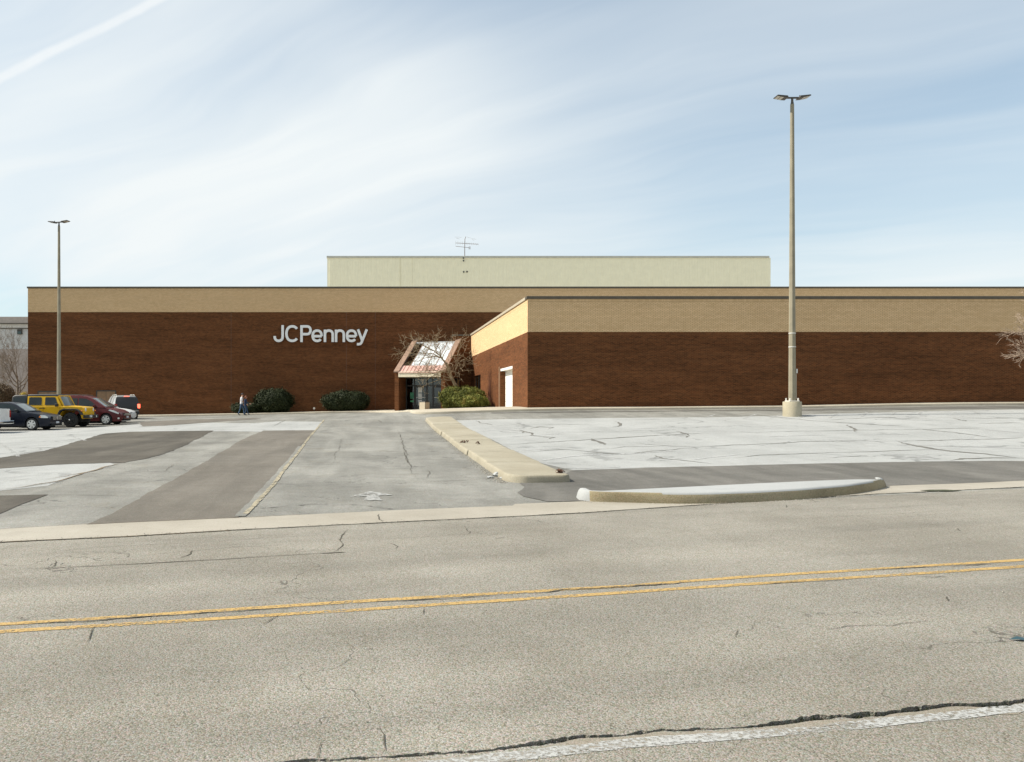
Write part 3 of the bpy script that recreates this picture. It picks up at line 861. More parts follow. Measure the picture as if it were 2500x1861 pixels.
# --- raised kerbs
def inset(poly, d):
    n = len(poly); out = []
    area = sum(poly[i][0] * poly[(i + 1) % n][1] - poly[(i + 1) % n][0] * poly[i][1] for i in range(n))
    s = 1 if area > 0 else -1
    for i in range(n):
        a, b, c = poly[i - 1], poly[i], poly[(i + 1) % n]
        t1 = Vector((b[0] - a[0], b[1] - a[1])); t2 = Vector((c[0] - b[0], c[1] - b[1]))
        t1 = t1.normalized() if t1.length > 1e-9 else t2.normalized(); t2 = t2.normalized() if t2.length > 1e-9 else t1
        nn = Vector((-(t1.y + t2.y), t1.x + t2.x)) * s
        nn = nn.normalized() if nn.length > 1e-6 else Vector((0, 0))
        out.append((b[0] + nn.x * d, b[1] + nn.y * d))
    return out

def raised(name, poly, h, mat, parent=None, lean=0.05, step=0.3, rough=0.0, grid=1.0, seed=1, base=-0.05):
    """a concrete slab with a rounded edge, draped on the terrain"""
    rng = random.Random(seed)
    p0 = densify(poly, step)
    rings = [(0.0, base), (0.0, 0.02), (lean * 0.45, h * 0.62), (lean * 0.75, h * 0.90), (lean * 1.2, h * 0.985), (lean * 1.9, h)]
    verts = []; n = len(p0)
    for d, z in rings:
        q = inset(p0, d)
        x = np.array([a for a, b in q]); y = np.array([b for a, b in q])
        zz = ground_np(x, y) + z
        for i in range(n):
            j = rough * rng.uniform(-1, 1) if rough and 0 < z < h else 0
            verts.append((x[i] + j, y[i] + j, zz[i] + j * 0.5))
    faces = []
    for k in range(len(rings) - 1):
        for i in range(n):
            faces.append((k * n + i, k * n + (i + 1) % n, (k + 1) * n + (i + 1) % n, (k + 1) * n + i))
    top = (len(rings) - 1) * n
    pts = [Vector(verts[top + i][:2]) for i in range(n)]
    xs = [v.x for v in pts]; ys = [v.y for v in pts]
    extra = []
    if grid:
        pl = [tuple(v) for v in pts]
        for a in np.arange(min(xs) + grid / 2, max(xs), grid):
            for b in np.arange(min(ys) + grid / 2, max(ys), grid):
                if inside((a, b), pl): extra.append(Vector((a, b)))
    vv, ee, ff, _, _, _ = delaunay_2d_cdt(pts + extra, [(i, (i + 1) % n) for i in range(n)], [list(range(n))], 1, 1e-6)
    o2 = len(verts)
    x = np.array([v.x for v in vv]); y = np.array([v.y for v in vv]); z = ground_np(x, y) + h
    verts += list(zip(x.tolist(), y.tolist(), z.tolist()))
    faces += [tuple(i + o2 for i in f) for f in ff]
    me = bpy.data.meshes.new(name); me.from_pydata(verts, [], faces); me.update()
    bm = bmesh.new(); bm.from_mesh(me)
    bmesh.ops.remove_doubles(bm, verts=bm.verts, dist=1e-4)
    bmesh.ops.recalc_face_normals(bm, faces=bm.faces)
    bm.to_mesh(me); bm.free()
    me.materials.append(mat); smooth_mesh(me, 50)
    return link(bpy.data.objects.new(name, me), parent)

# long island beside the driveway, laid in lengths
isl = empty('traffic_island', (3.6, 30, gz(3.6, 30)))
def to_local(o):
    """keep world coordinates under a moved parent"""
    o.matrix_parent_inverse = o.parent.matrix_basis.inverted()
    return o
IX0, IX1, IY0, IY1 = 2.93, 4.32, 17.25, 42.8
cuts = [IY0, 20.6, 24.4, 28.6, 33.2, 38.0, IY1]
for i in range(len(cuts) - 1):
    a, b = cuts[i], cuts[i + 1]
    sh = [0.0, 0.018, -0.012, 0.01, -0.015, 0.012][i]
    if i == 0:
        arc = [(3.35 - 0.42 * math.cos(t), a + 0.55 - 0.55 * math.sin(t)) for t in np.linspace(0, math.pi / 2, 7)] + [(IX1 - 0.30 + 0.30 * math.sin(t), a + 0.32 - 0.25 * math.cos(t)) for t in np.linspace(0, math.pi / 2, 6)]
        poly = [(IX0, b - 0.012)] + arc + [(IX1, b - 0.012)]
    elif i == len(cuts) - 2:
        poly = [(IX0 + sh, b - 0.3), (IX0 + sh, a + 0.012), (IX1 + sh, a + 0.012), (IX1 + sh, b - 0.4), (IX1 - 0.35, b), (IX0 + 0.3, b)]
    else:
        poly = [(IX0 + sh, b - 0.012), (IX0 + sh, a + 0.012), (IX1 + sh, a + 0.012), (IX1 + sh, b - 0.012)]
    to_local(raised('kerb_section', poly, 0.165 + sh * 0.4, M['kerb'], isl, lean=0.045, step=0.3, rough=0.006, grid=0.7, seed=i + 3))
tag(isl, 'long straight raised concrete island with worn edges beside the driveway', 'island')
# crescent island at the road edge
fr = W(cI([(165, 240), (230, 250), (500, 257), (800, 264), (1000, 263), (1300, 251), (1600, 233), (1900, 204), (2060, 176), (2128, 156)]))
bk = []
for px, py in cI([(2062, 105), (1950, 101), (1700, 109), (1300, 127), (900, 147), (500, 167), (240, 181)]):
    d = (EYE - 0.19) * F / (py - HY)
    bk.append(((px - CX) / F * d, d + 0.06))
def crescent(front, back, h, lean, n=64):
    """two edges (left to right) joined by blunt ends; every ring steps inwards but never past the middle"""
    def resample(p, k):
        L = [0.0]
        for i in range(1, len(p)): L.append(L[-1] + math.hypot(p[i][0] - p[i - 1][0], p[i][1] - p[i - 1][1]))
        t = np.linspace(0, L[-1], k)
        return np.stack([np.interp(t, L, [q[0] for q in p]), np.interp(t, L, [q[1] for q in p])], 1)
    f = resample(front, n); b = resample(back, n)
    for _ in range(3):
        f[1:-1] = (f[:-2] + 2 * f[1:-1] + f[2:]) / 4; b[1:-1] = (b[:-2] + 2 * b[1:-1] + b[2:]) / 4
    prof = [(0.0, -0.05), (0.0, 0.03), (0.30, 0.55), (0.55, 0.80), (0.85, 0.94), (1.3, 0.985), (2.0, 1.0)]
    rng = random.Random(9)
    verts = []
    for d, zf in prof:
        ins = d * lean
        w_ = np.linalg.norm(b - f, axis=1)
        k = np.minimum(0.46, ins / np.maximum(w_, 1e-6))[:, None]
        zf_ = np.where(ins > 0.46 * w_, np.minimum(zf, 0.55 + 0.45 * (0.46 * w_) / (2 * lean)), zf)
        ff = f + (b - f) * k; bb = b - (b - f) * k
        t = np.linspace(0, 1, n)
        ends = np.where(t < 0.5, np.maximum(0, 1 - t / 0.05), -np.maximum(0, 1 - (1 - t) / 0.05)) * ins
        ff[:, 0] += ends; bb[:, 0] += ends
        ring = np.vstack([ff, bb[::-1]]); zz = np.concatenate([zf_, zf_[::-1]])
        gzv = ground_np(ring[:, 0], ring[:, 1])
        for i in range(2 * n):
            j = rng.uniform(-.003, .003) if 0.03 < zf < 1 else 0
            verts.append((ring[i, 0] + j, ring[i, 1] + j, gzv[i] + (zz[i] * h if zf > 0 else zf)))
    m = 2 * n; faces = []
    for k in range(len(prof) - 1):
        for i in range(m):
            faces.append((k * m + i, k * m + (i + 1) % m, (k + 1) * m + (i + 1) % m, (k + 1) * m + i))
    o = (len(prof) - 1) * m
    for i in range(n - 1):
        faces.append((o + i, o + i + 1, o + m - 2 - i, o + m - 1 - i))
    return verts, faces
left_x, right_x = fr[0], fr[-1]
bk_lr = [(left_x[0] + 0.05, left_x[1] + 0.38)] + bk[::-1] + [(right_x[0] - 0.02, right_x[1] + 0.26)]
cv, cfc = crescent(fr, bk_lr, 0.19, 0.075)
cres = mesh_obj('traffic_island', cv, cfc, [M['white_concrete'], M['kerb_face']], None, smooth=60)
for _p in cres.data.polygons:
    if abs(_p.normal.z) < 0.55 and _p.center.x > left_x[0] + 0.14: _p.material_index = 1  # shade painted on the steep faces, sunlit left end kept pale
tag(cres, 'low pale crescent-shaped concrete island at the edge of the road', 'island')

# ------------------------------------------------------------------ store walkway
walk_poly = [(-36, 71.5), (-20, 71.5), (-8, 71.5), (-0.4, 71.4), (0.6, 70.6), (1.3, 68.6), (1.8, 65.0), (2.25, 58), (2.5, 50), (2.5, 47.2), (2.75, 46.3), (3.5, 45.95), (6, 45.95), (20, 45.97), (40, 46.0), (60, 46.0),
             (60, 47.6), (9.5, 47.6), (9.5, 75.4), (-36, 75.4)]
walkway = raised('pavement', walk_poly, 0.13, M['walk'], None, lean=0.03, step=1.0, rough=0.004, grid=1.2, seed=5)
tag(walkway, kind='structure')

# ------------------------------------------------------------------ the store
YM, YC, YF, XS = 75.0, 73.4, 47.3, 9.18
store = empty('department_store', (0, 60, 1.0))
def part(mb, name, mat, parent=None, **kw):
    o = mb.build(name, mat, parent or store, **kw)
    if parent is None: to_local(o)
    return o
bpy.context.view_layer.update()

def wall_boxes(u0, u1, z0, z1, holes):
    """cells of a wall elevation left after cutting rectangular holes (u0, u1, z0, z1)"""
    us = sorted(set([u0, u1] + [h for q in holes for h in q[:2] if u0 < h < u1]))
    zs = sorted(set([z0, z1] + [h for q in holes for h in q[2:] if z0 < h < z1]))
    out = []
    for a, b in zip(us, us[1:]):
        run = []
        for c, d in zip(zs, zs[1:]):
            m = ((a + b) / 2, (c + d) / 2)
            if any(q[0] < m[0] < q[1] and q[2] < m[1] < q[3] for q in holes):
                continue
            if run and run[-1][1] == c: run[-1] = (run[-1][0], d)
            else: run.append((c, d))
        out += [(a, b, c, d) for c, d in run]
    return out

# tall main block
ZB, ZT = 9.98, 12.15
part(MB().box(-31.2, 66, YM, YM + 0.4, -0.4, ZB), 'main_wall', M['brown_brick'])
part(MB().box(-31.2, 66, YM, YM + 0.4, ZB, ZT - 0.2), 'upper_wall', M['tan_brick'])
part(MB().box(-31.2, 66, YM, YM + 0.4, ZT - 0.2, ZT), 'soldier_course', M['tan_soldier'])
part(MB().box(-31.2, -30.8, YM + 0.4, YM + 45, -0.4, ZB), 'end_wall', M['brown_brick'])
part(MB().box(-31.2, -30.8, YM + 0.4, YM + 45, ZB, ZT), 'end_wall', M['tan_brick'])
part(MB().box(-31.27, 66, YM - 0.07, YM + 0.47, ZT, ZT + 0.16), 'roof_coping', M['coping'], bevel=0.01)
part(MB().box(-31.27, -30.73, YM + 0.47, YM + 45, ZT, ZT + 0.16), 'roof_coping', M['coping'])
part(MB().box(-30.8, 66, YM + 0.4, YM + 45, ZT - 0.5, ZT - 0.3), 'roof', M['roof'])
# tall joints in the brickwork, dark hairlines
for x in (-12.6, -2.05, 0.6, 22.0, 40.0):
    part(MB().box(x, x + 0.018, YM - 0.004, YM + 0.01, 0.9, ZB), 'expansion_joint', plain('joint_sealant', (0.14, 0.10, 0.08), 0.8) if 'joint_sealant' not in bpy.data.materials else bpy.data.materials['joint_sealant'])

# low front block
LB, LT = 5.78, 7.68
gd = (52.3, 57.1, -1.0, 4.05)           # garage opening in the side wall (y, z)
wn = (67.2, 71.0, 2.1, 4.0)             # side window
mb = MB()
mb.box(XS, 62, YF, YF + 0.4, 1.52, LB); part(mb, 'front_wall', M['brown_brick'])
part(MB().box(XS, 62, YF, YF + 0.4, 1.32, 1.52), 'soldier_course', M['brown_soldier'])
part(MB().box(XS, 62, YF, YF + 0.4, -0.4, 1.32), 'front_wall', M['brown_brick'])
part(MB().box(XS, 62, YF, YF + 0.4, LB, LT - 0.2), 'front_wall', M['tan_brick'])
part(MB().box(XS, 62, YF, YF + 0.4, LT - 0.2, LT), 'soldier_course', M['tan_soldier'])
mb = MB()
for a, b, c, d in wall_boxes(YF + 0.4, YC, -0.4, LB, [gd, wn]):
    mb.box(XS, XS + 0.45, a, b, c, d)
part(mb, 'side_wall', M['brown_brick'])
part(MB().box(XS, XS + 0.45, YF + 0.4, YC, LB, LT - 0.2), 'side_wall', M['tan_brick'])
part(MB().box(XS, XS + 0.45, YF + 0.4, YC, LT - 0.2, LT), 'soldier_course', M['tan_soldier'])
part(MB().box(XS - 0.07, 62, YF - 0.07, YF + 0.47, LT, LT + 0.16), 'roof_coping', M['coping'], bevel=0.01)
part(MB().box(XS - 0.07, XS + 0.52, YF + 0.47, YC + 0.2, LT, LT + 0.16), 'roof_coping', plain('sunlit_side_coping', (0.42, 0.37, 0.28), 0.5), bevel=0.01)  # paler copy of the coping, sunlight on this side put into its colour
part(MB().box(XS + 0.45, 62, YF + 0.4, YM, LT - 0.4, LT - 0.25), 'roof', M['roof'])
# connecting wall in the corner
part(MB().box(7.6, XS - 0.0, YC, YC + 0.35, -0.4, LT - 0.02), 'corner_wall', M['brown_brick'])
part(MB().box(7.5, XS - 0.08, YC - 0.05, YC + 0.4, LT - 0.02, LT + 0.12), 'roof_coping', M['coping'])

# service door in the side wall
gdo = MB()
for k in range(7):
    gdo.box(XS + 0.35, XS + 0.40, gd[0] + 0.02, gd[1] - 0.02, 0.9 + k * 0.44, 0.9 + k * 0.44 + 0.428)
part(gdo, 'roll_up_door', M['white_door'], bevel=0.006)
part(MB().box(XS + 0.01, XS + 0.40, gd[0] + 0.01, gd[1] - 0.01, 3.88, 4.04), 'door_header', M['white_door'])
part(MB().box(XS - 0.05, XS - 0.005, gd[1] + 0.25, gd[1] + 0.33, 0.8, 4.2), 'downpipe', plain('downpipe_tan', (0.5, 0.36, 0.24), 0.6))
part(MB().box(XS - 0.02, XS + 0.02, gd[1] + 0.40, gd[1] + 0.46, 0.8, 4.2), 'door_trim', plain('trim_red', (0.16, 0.05, 0.03), 0.6))
part(MB().box(XS + 0.45, XS + 3, gd[0] - 1, gd[1] + 1, 0.6, 0.62), 'floor', M['dark'])
# side window: frame, two bars, dark glass
fw = MB()
y0, y1, z0, z1 = wn
for b in ((y0, y1, z1 - .09, z1), (y0, y1, z0, z0 + .09), (y0, y0 + .09, z0 + .09, z1 - .09), (y1 - .09, y1, z0 + .09, z1 - .09), ((y0 + y1) / 2 - .04, (y0 + y1) / 2 + .04, z0 + .09, z1 - .09)):
    fw.box(XS + 0.10, XS + 0.18, *b)
swin = part(fw, 'side_window', M['frame'])
MB().box(XS + 0.13, XS + 0.14, y0 + .09, y1 - .09, z0 + .09, z1 - .09).build('pane', M['sky_glass_dark'], swin)
part(MB().box(XS + 0.46, XS + 0.5, y0 - .3, y1 + .3, z0 - .3, z1 + .3), 'room_wall', M['dark'])

# steel doors in the main wall
for x0, x1, zt in ((-24.85, -23.2, 2.72), (-30.2, -28.5, 2.66)):
    d = part(MB().box(x0, x1, YM - 0.03, YM + 0.02, -0.1, zt), 'service_door', M['brown_door'], bevel=0.008)
    f = MB()
    f.box(x0 - .09, x0, YM - 0.06, YM + 0.02, -0.1, zt + .09); f.box(x1, x1 + .09, YM - 0.06, YM + 0.02, -0.1, zt + .09); f.box(x0, x1, YM - 0.06, YM + 0.02, zt, zt + .09)
    f.build('door_frame', M['frame'], d)
    MB().box((x0 + x1) / 2 - .012, (x0 + x1) / 2 + .012, YM - 0.036, YM - 0.031, 0, zt).build('door_gap', M['frame'], d)

# ------------------------------------------------------------------ penthouse on the roof, ribbed sheet cladding
PX0, PX1, PY, PZ = -4.65, 44.9, 92.0, 17.95
pv = []
x = PX0; k = 0
prof = []
while x < PX1:
    prof += [(x, 0.0), (x + 0.20, 0.0), (x + 0.225, -0.03), (x + 0.275, -0.03)]
    x += 0.30
prof.append((PX1, 0.0))
n = len(prof)
pverts = [(a, PY + b, z) for z in (11.5, PZ) for a, b in prof]
pf = [(i, i + 1, n + i + 1, n + i) for i in range(n - 1)]
clad = mesh_obj('penthouse_cladding', pverts, pf, M['cream'], store); to_local(clad)
pb = MB(); pb.box(PX0, PX1, PY + 0.02, PY + 16, 11.5, PZ - 0.01)
part(pb, 'penthouse', M['cream'])
part(MB().box(PX0 - .06, PX1 + .06, PY - 0.10, PY + 16.1, PZ, PZ + 0.20), 'penthouse_trim', plain('trim_grey', (0.50, 0.49, 0.42), 0.5))
for x in (3.55, 4.9):
    part(MB().box(x, x + 0.03, PY - 0.045, PY - 0.02, 11.6, PZ), 'panel_joint', plain('joint_tan', (0.72, 0.66, 0.47), 0.6) if 'joint_tan' not in bpy.data.materials else bpy.data.materials['joint_tan'])
for px, py in ((1131.3, 630.5), (1131.6, 637), (1132, 664.3), (1140, 663.8)):
    xx, zz = (px - CX) / F * PY, EYE - (py - HY) / F * PY
    part(MB().lathe([(0.09, 0), (0.09, 0.06)], 10, 'y', (xx, PY - 0.10, zz)), 'bolt_plate', M['frame'])

# ------------------------------------------------------------------ entrance vestibule (turned 20 degrees to the left)
VA = R(-20)
VO = Vector((2.216, 69.8, 1.03))
vx = Vector((math.cos(VA), math.sin(VA), 0)); vy = Vector((-math.sin(VA), math.cos(VA), 0))
def vpart(mb, name, mat, parent=None, **kw):
    o = mb.build(name, mat, parent or store, loc=None if parent else VO, rot=None if parent else (0, 0, VA), **kw)
    if parent is None:
        o.matrix_parent_inverse = store.matrix_basis.inverted()
    return o
VW, T, SL = 4.43, 0.36, 0.545
def wing(x0, x1, tmax):
    """sloping side wall: profile in (depth, height)"""
    return MB().prism([(0, -1.2), (tmax, -1.2), (tmax, 3.30 + SL * tmax), (0.0, 3.30)], 'x', x0, x1)
vpart(wing(0, T, 6.4), 'entrance_wing', M['brown_brick'])
vpart(wing(VW - T, VW, 5.75), 'entrance_wing', M['brown_brick'])
def cop(x0, x1, t0, t1):
    z = lambda t: 3.30 + SL * t
    return MB().prism([(t0, z(t0) + .004), (t1, z(t1) + .004), (t1, z(t1) + .12), (t0, z(t0) + .12)], 'x', x0, x1)
M['wing_coping'] = plain('wing_coping', (0.27, 0.175, 0.125), 0.55, var=0.12)
vpart(cop(-0.05, T + 0.05, -0.12, 6.3), 'wing_coping', M['wing_coping'], bevel=0.008)
vpart(cop(VW - T - 0.05, VW + 0.05, -0.12, 5.7), 'wing_coping', M['wing_coping'], bevel=0.008)
# eaves: cream fascia, seamed metal apron, then glass
vpart(MB().box(T + 0.003, VW - T - 0.003, -0.10, 0.12, 2.83, 3.29), 'fascia', M['fascia'], bevel=0.01)
vpart(MB().box(T + 0.003, VW - T - 0.003, 0.12, 2.0, 2.83, 2.90), 'soffit', plain('soffit_grey', (0.45, 0.43, 0.38), 0.7))
rz = lambda t: 3.24 + SL * t
ap = vpart(MB().prism([(-0.14, rz(-.14)), (1.0, rz(1.0)), (1.0, rz(1.0) + .05), (-0.14, rz(-.14) + .05)], 'x', T + .003, VW - T - .003), 'metal_apron', M['copper'])
nse = 11
for i in range(1, nse):
    xx = T + (VW - 2 * T) * i / nse
    MB().prism([(-0.14, rz(-.14) + .052), (1.0, rz(1) + .052), (1.0, rz(1) + .09), (-0.14, rz(-.14) + .09)], 'x', xx - .007, xx + .007).build('seam', plain('seam_red', (0.36, 0.17, 0.14), 0.5) if 'seam_red' not in bpy.data.materials else bpy.data.materials['seam_red'], ap)
np_ = 5
t1s = 5.05
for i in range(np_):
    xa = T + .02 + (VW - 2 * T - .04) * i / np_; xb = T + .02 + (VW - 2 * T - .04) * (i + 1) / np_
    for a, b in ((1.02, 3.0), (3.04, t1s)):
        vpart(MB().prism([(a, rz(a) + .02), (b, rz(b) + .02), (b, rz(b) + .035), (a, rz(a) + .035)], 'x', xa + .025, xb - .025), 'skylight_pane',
              M['sky_glass_dark'] if i == 0 else M['sky_glass'])  # leftmost panes dark: shade of the left wing painted as darker glass
    vpart(MB().prism([(1.0, rz(1.0) - .05), (t1s + .05, rz(t1s + .05) - .05), (t1s + .05, rz(t1s + .05) + .07), (1.0, rz(1.0) + .07)], 'x', xa - .022, xa + .022), 'skylight_bar', M['wing_coping'])
vpart(MB().prism([(t1s + .02, rz(t1s) - .05), (t1s + .25, rz(t1s) - .05), (t1s + .25, rz(t1s) + .16), (t1s + .02, rz(t1s) + .16)], 'x', T + .003, VW - T - .003), 'skylight_ridge', plain('pale_flashing', (0.55, 0.56, 0.55), 0.4))
vpart(MB().box(T + .003, VW - T - .003, t1s + .3, t1s + .4, -0.5, rz(t1s) - .06), 'inner_wall', M['grey_inside'])
vpart(MB().box(T + .003, VW - T - .003, 2.3, t1s + .3, -0.5, 0.115), 'inner_floor', M['grey_inside'])
# door screen at depth 2.0: frame members
DT, DZ, HD = 2.0, 0.10, 2.08
x0, x1 = T + .003, VW - T - .003
screen = MB()
screen.box(x0, x1, DT, DT + .12, 2.75, 2.83)
screen.box(x0, x1, DT, DT + .12, HD, HD + .12)
posts = [x0, x0 + .74, x0 + 1.90, x0 + 2.38, x1 - .06]
for xp in posts:
    screen.box(xp, xp + .09 if xp < x1 - .07 else x1, DT - .003, DT + .123, DZ, 2.75)
vpart(screen, 'door_screen', M['frame'])
for a, b in zip(posts, posts[1:]):
    vpart(MB().box(a + .09, b, DT + .05, DT + .062, HD + .12, 2.75), 'transom_pane', M['glass'])
    if abs(a - posts[2]) < .01 or a == x0:
        vpart(MB().box(a + .09, b, DT + .05, DT + .062, DZ, HD), 'side_pane', M['glass'])
    else:
        df = MB(); p, q = a + .10, b - .01
        df.box(p, p + .09, DT + .03, DT + .09, DZ + .01, HD - .01); df.box(q - .09, q, DT + .03, DT + .09, DZ + .01, HD - .01)
        df.box(p + .09, q - .09, DT + .03, DT + .09, HD - .12, HD - .01); df.box(p + .09, q - .09, DT + .03, DT + .09, DZ + .01, DZ + .26)
        dd = vpart(df, 'glass_door', M['frame'])
        MB().box(p + .09, q - .09, DT + .055, DT + .065, DZ + .26, HD - .12).build('pane', M['glass'], dd)
        MB().tube([(q - .14, DT - .02, DZ + .85), (q - .14, DT - .05, DZ + .88), (q - .14, DT - .05, DZ + 1.25), (q - .14, DT - .02, DZ + 1.28)], .014, 6).build('handle', M['galv'], dd)
        MB().box(p + .09, q - .09, DT + .01, DT + .03, DZ + .98, DZ + 1.03).build('push_bar', M['galv'], dd)
# notices on the glass
for k in range(3):
    vpart(MB().box(x0 + 1.12, x0 + 1.46, DT + .030, DT + .036, 0.42 + k * .56, 0.42 + k * .56 + .48), 'paper_notice', M['paper'])
vpart(MB().box(x0 + .40, x0 + .72, DT + .030, DT + .036, 1.0, 1.55), 'poster', M['green'])
vpart(MB().box(x0 + .42, x0 + .72, DT + .030, DT + .036, 0.72, 0.84), 'poster', plain('green_sticker', (0.10, 0.45, 0.22), 0.6))
# window in the outer side of the right wing
wq = MB()
for b in ((3.0, 4.9, 2.72, 2.80), (3.0, 4.9, 1.0, 1.08), (3.0, 3.08, 1.08, 2.72), (4.82, 4.9, 1.08, 2.72), (3.9, 3.98, 1.08, 2.72)):
    wq.box(VW + .002, VW + .06, *b)
wf = vpart(wq, 'side_window', M['frame'])
MB().box(VW + .02, VW + .03, 3.08, 3.9, 1.08, 2.72).build('pane', M['sky_glass_dark'], wf)
MB().box(VW + .02, VW + .03, 3.98, 4.82, 1.08, 2.72).build('pane', plain('blind_tan', (0.42, 0.30, 0.15), 0.5), wf)
tag(store, 'long brown and tan brick department store with a cream rooftop block and glazed entrance', 'building')

# ------------------------------------------------------------------ sign: separate letters standing off the wall
SGN = F / YM
def sx(c): return (500 + c / 4.438 - CX) / SGN
def sz(c): return EYE - (740 + c / 4.438 - HY) / SGN
def arc(cx, cy, rx, ry, a0, a1, n=22, p=2.25):
    out = []
    for i in range(n + 1):
        a = R(a0 + (a1 - a0) * i / n)
        c, s = math.cos(a), math.sin(a)
        out.append((cx + rx * math.copysign(abs(c) ** (2 / p), c), cy - ry * math.copysign(abs(s) ** (2 / p), s)))
    return out
def letter_mesh(strokes, parent, w=27.0):
    mb = MB()
    for si, st in enumerate(strokes):
        pts = [Vector((sx(a), sz(b))) for a, b in st]
        h = w / 4.438 / SGN / 2
        L, Rr = [], []
        for i, p in enumerate(pts):
            t = pts[min(i + 1, len(pts) - 1)] - pts[max(i - 1, 0)]
            t.normalize(); nrm = Vector((-t.y, t.x))
            if 0 < i < len(pts) - 1:
                t1 = (pts[i] - pts[i - 1]).normalized(); c = max(0.5, t1.dot(t))
                k = h / c
            else: k = h
            L.append(p + nrm * k); Rr.append(p - nrm * k)
        n = len(pts)
        yf, yb = YM - 0.24 - 0.0025 * si, YM - 0.06
        v = [(q.x, yf, q.y) for q in L] + [(q.x, yf, q.y) for q in Rr] + [(q.x, yb, q.y) for q in L] + [(q.x, yb, q.y) for q in Rr]
        f = []
        for i in range(n - 1):
            f += [(i, i + 1, n + i + 1, n + i), (2 * n + i, 3 * n + i, 3 * n + i + 1, 2 * n + i + 1), (i, 2 * n + i, 2 * n + i + 1, i + 1), (n + i, n + i + 1, 3 * n + i + 1, 3 * n + i)]
        f += [(0, n, 3 * n, 2 * n), (n - 1, 3 * n - 1, 4 * n - 1, 2 * n - 1)]
        mb.add(v, f)
    # two stand-off pins to the wall
    a = strokes[0][0]; b = strokes[0][-1]
    for q in (a, b):
        mb.tube([(sx(q[0]), YM - .1, sz(q[1])), (sx(q[0]), YM + .02, sz(q[1]))], .02, 6)
    o = mb.build('letter', M['sign'], parent)
    return to_local(o)
sign = empty('store_sign', (sx(1258), YM, sz(425)))
bpy.context.view_layer.update()
def e_letter(dx):
    return [arc(1219 + dx, 357, 48, 55.5, -3, 320, 34), [(1172 + dx, 362), (1219 + dx, 362), (1268 + dx, 362)]]
def n_letter(dx):
    return [[(1303 + dx, 291), (1303 + dx, 360), (1303 + dx, 425)], arc(1345 + dx, 345, 42, 44, 178, 0, 18) + [(1387 + dx, 365), (1387 + dx, 425)]]
for nm, st in [('J', [[(846, 243), (846, 300), (846, 368)] + arc(803, 368, 43, 44, 0, -180, 18, 2.1)[1:] + [(760, 360)]]),
               ('C', [arc(950, 334, 63, 78, 40, 320, 34)]),
               ('P', [[(1050, 243), (1050, 330), (1050, 425)], [(1050, 256), (1080, 256), (1106, 256)] + arc(1106, 298, 41, 42, 88, -90, 16) + [(1080, 340), (1050, 340)]]),
               ('e', e_letter(0)), ('n', n_letter(0)), ('n', n_letter(120)), ('e', e_letter(371)),
               ('y', [[(1660, 288), (1682, 346), (1706, 408)], [(1755, 288), (1730, 350), (1706, 410), (1698, 430), (1686, 444), (1668, 449), (1648, 448)]])]:
    o = letter_mesh(st, sign)
    o['label'] = 'white raised letter ' + nm
tag(sign, 'white raised letters JCPenney mounted on the brown brick wall', 'sign')

# ------------------------------------------------------------------ rooftop aerial
def aerial():
    Y = PY + 0.6
    c = lambda px, py: ((px - CX) / F * Y, Y, EYE - (py - HY) / F * Y)
    sc = lambda a, b: c(1060 + a / 10.325, 560 + b / 10.325)
    base = sc(770, 690)
    root = empty('roof_aerial', (base[0], Y, PZ + 0.2))
    bpy.context.view_layer.update()
    mt = plain('aerial_metal', (0.20, 0.15, 0.12), 0.5)
    to_local(MB().tube([(base[0], Y, PZ + .1), sc(770, 460), sc(775, 240)], [.045, .04, .035], 6).build('mast', mt, root))
    for a, b, r in (((540, 345), (1110, 378), .028), ((540, 428), (880, 465), .025), ((775, 250), (800, 185), .03)):
        to_local(MB().tube([sc(*a), sc(*b)], r, 5).build('boom', mt, root))
    mb = MB()
    for i in range(11):
        t = i / 10
        x, y, z = sc(540 + 570 * t, 345 + 33 * t)
        l = 0.55 + 0.6 * (1 - t)
        mb.tube([(x - .12, y - l, z + .02), (x, y, z), (x + .12, y + l, z - .02)], .008, 4)
    for a, b in (((520, 195), (690, 205)), ((830, 195), (930, 225)), ((940, 235), (1060, 250)), ((960, 265), (1010, 278)), ((560, 230), (640, 245))):
        mb.tube([sc(*a), sc(*b)], .008, 4)
    to_local(mb.build('elements', mt, root))
    mb = MB()
    for a in (880, 905):
        x, y, z = sc(a, 470); mb.tube([(x, y, z - .16), (x, y, z + .16)], .03, 5)
    to_local(mb.build('director', mt, root))
    tag(root, 'thin brown television aerial standing on the cream rooftop block', 'aerial')
aerial()

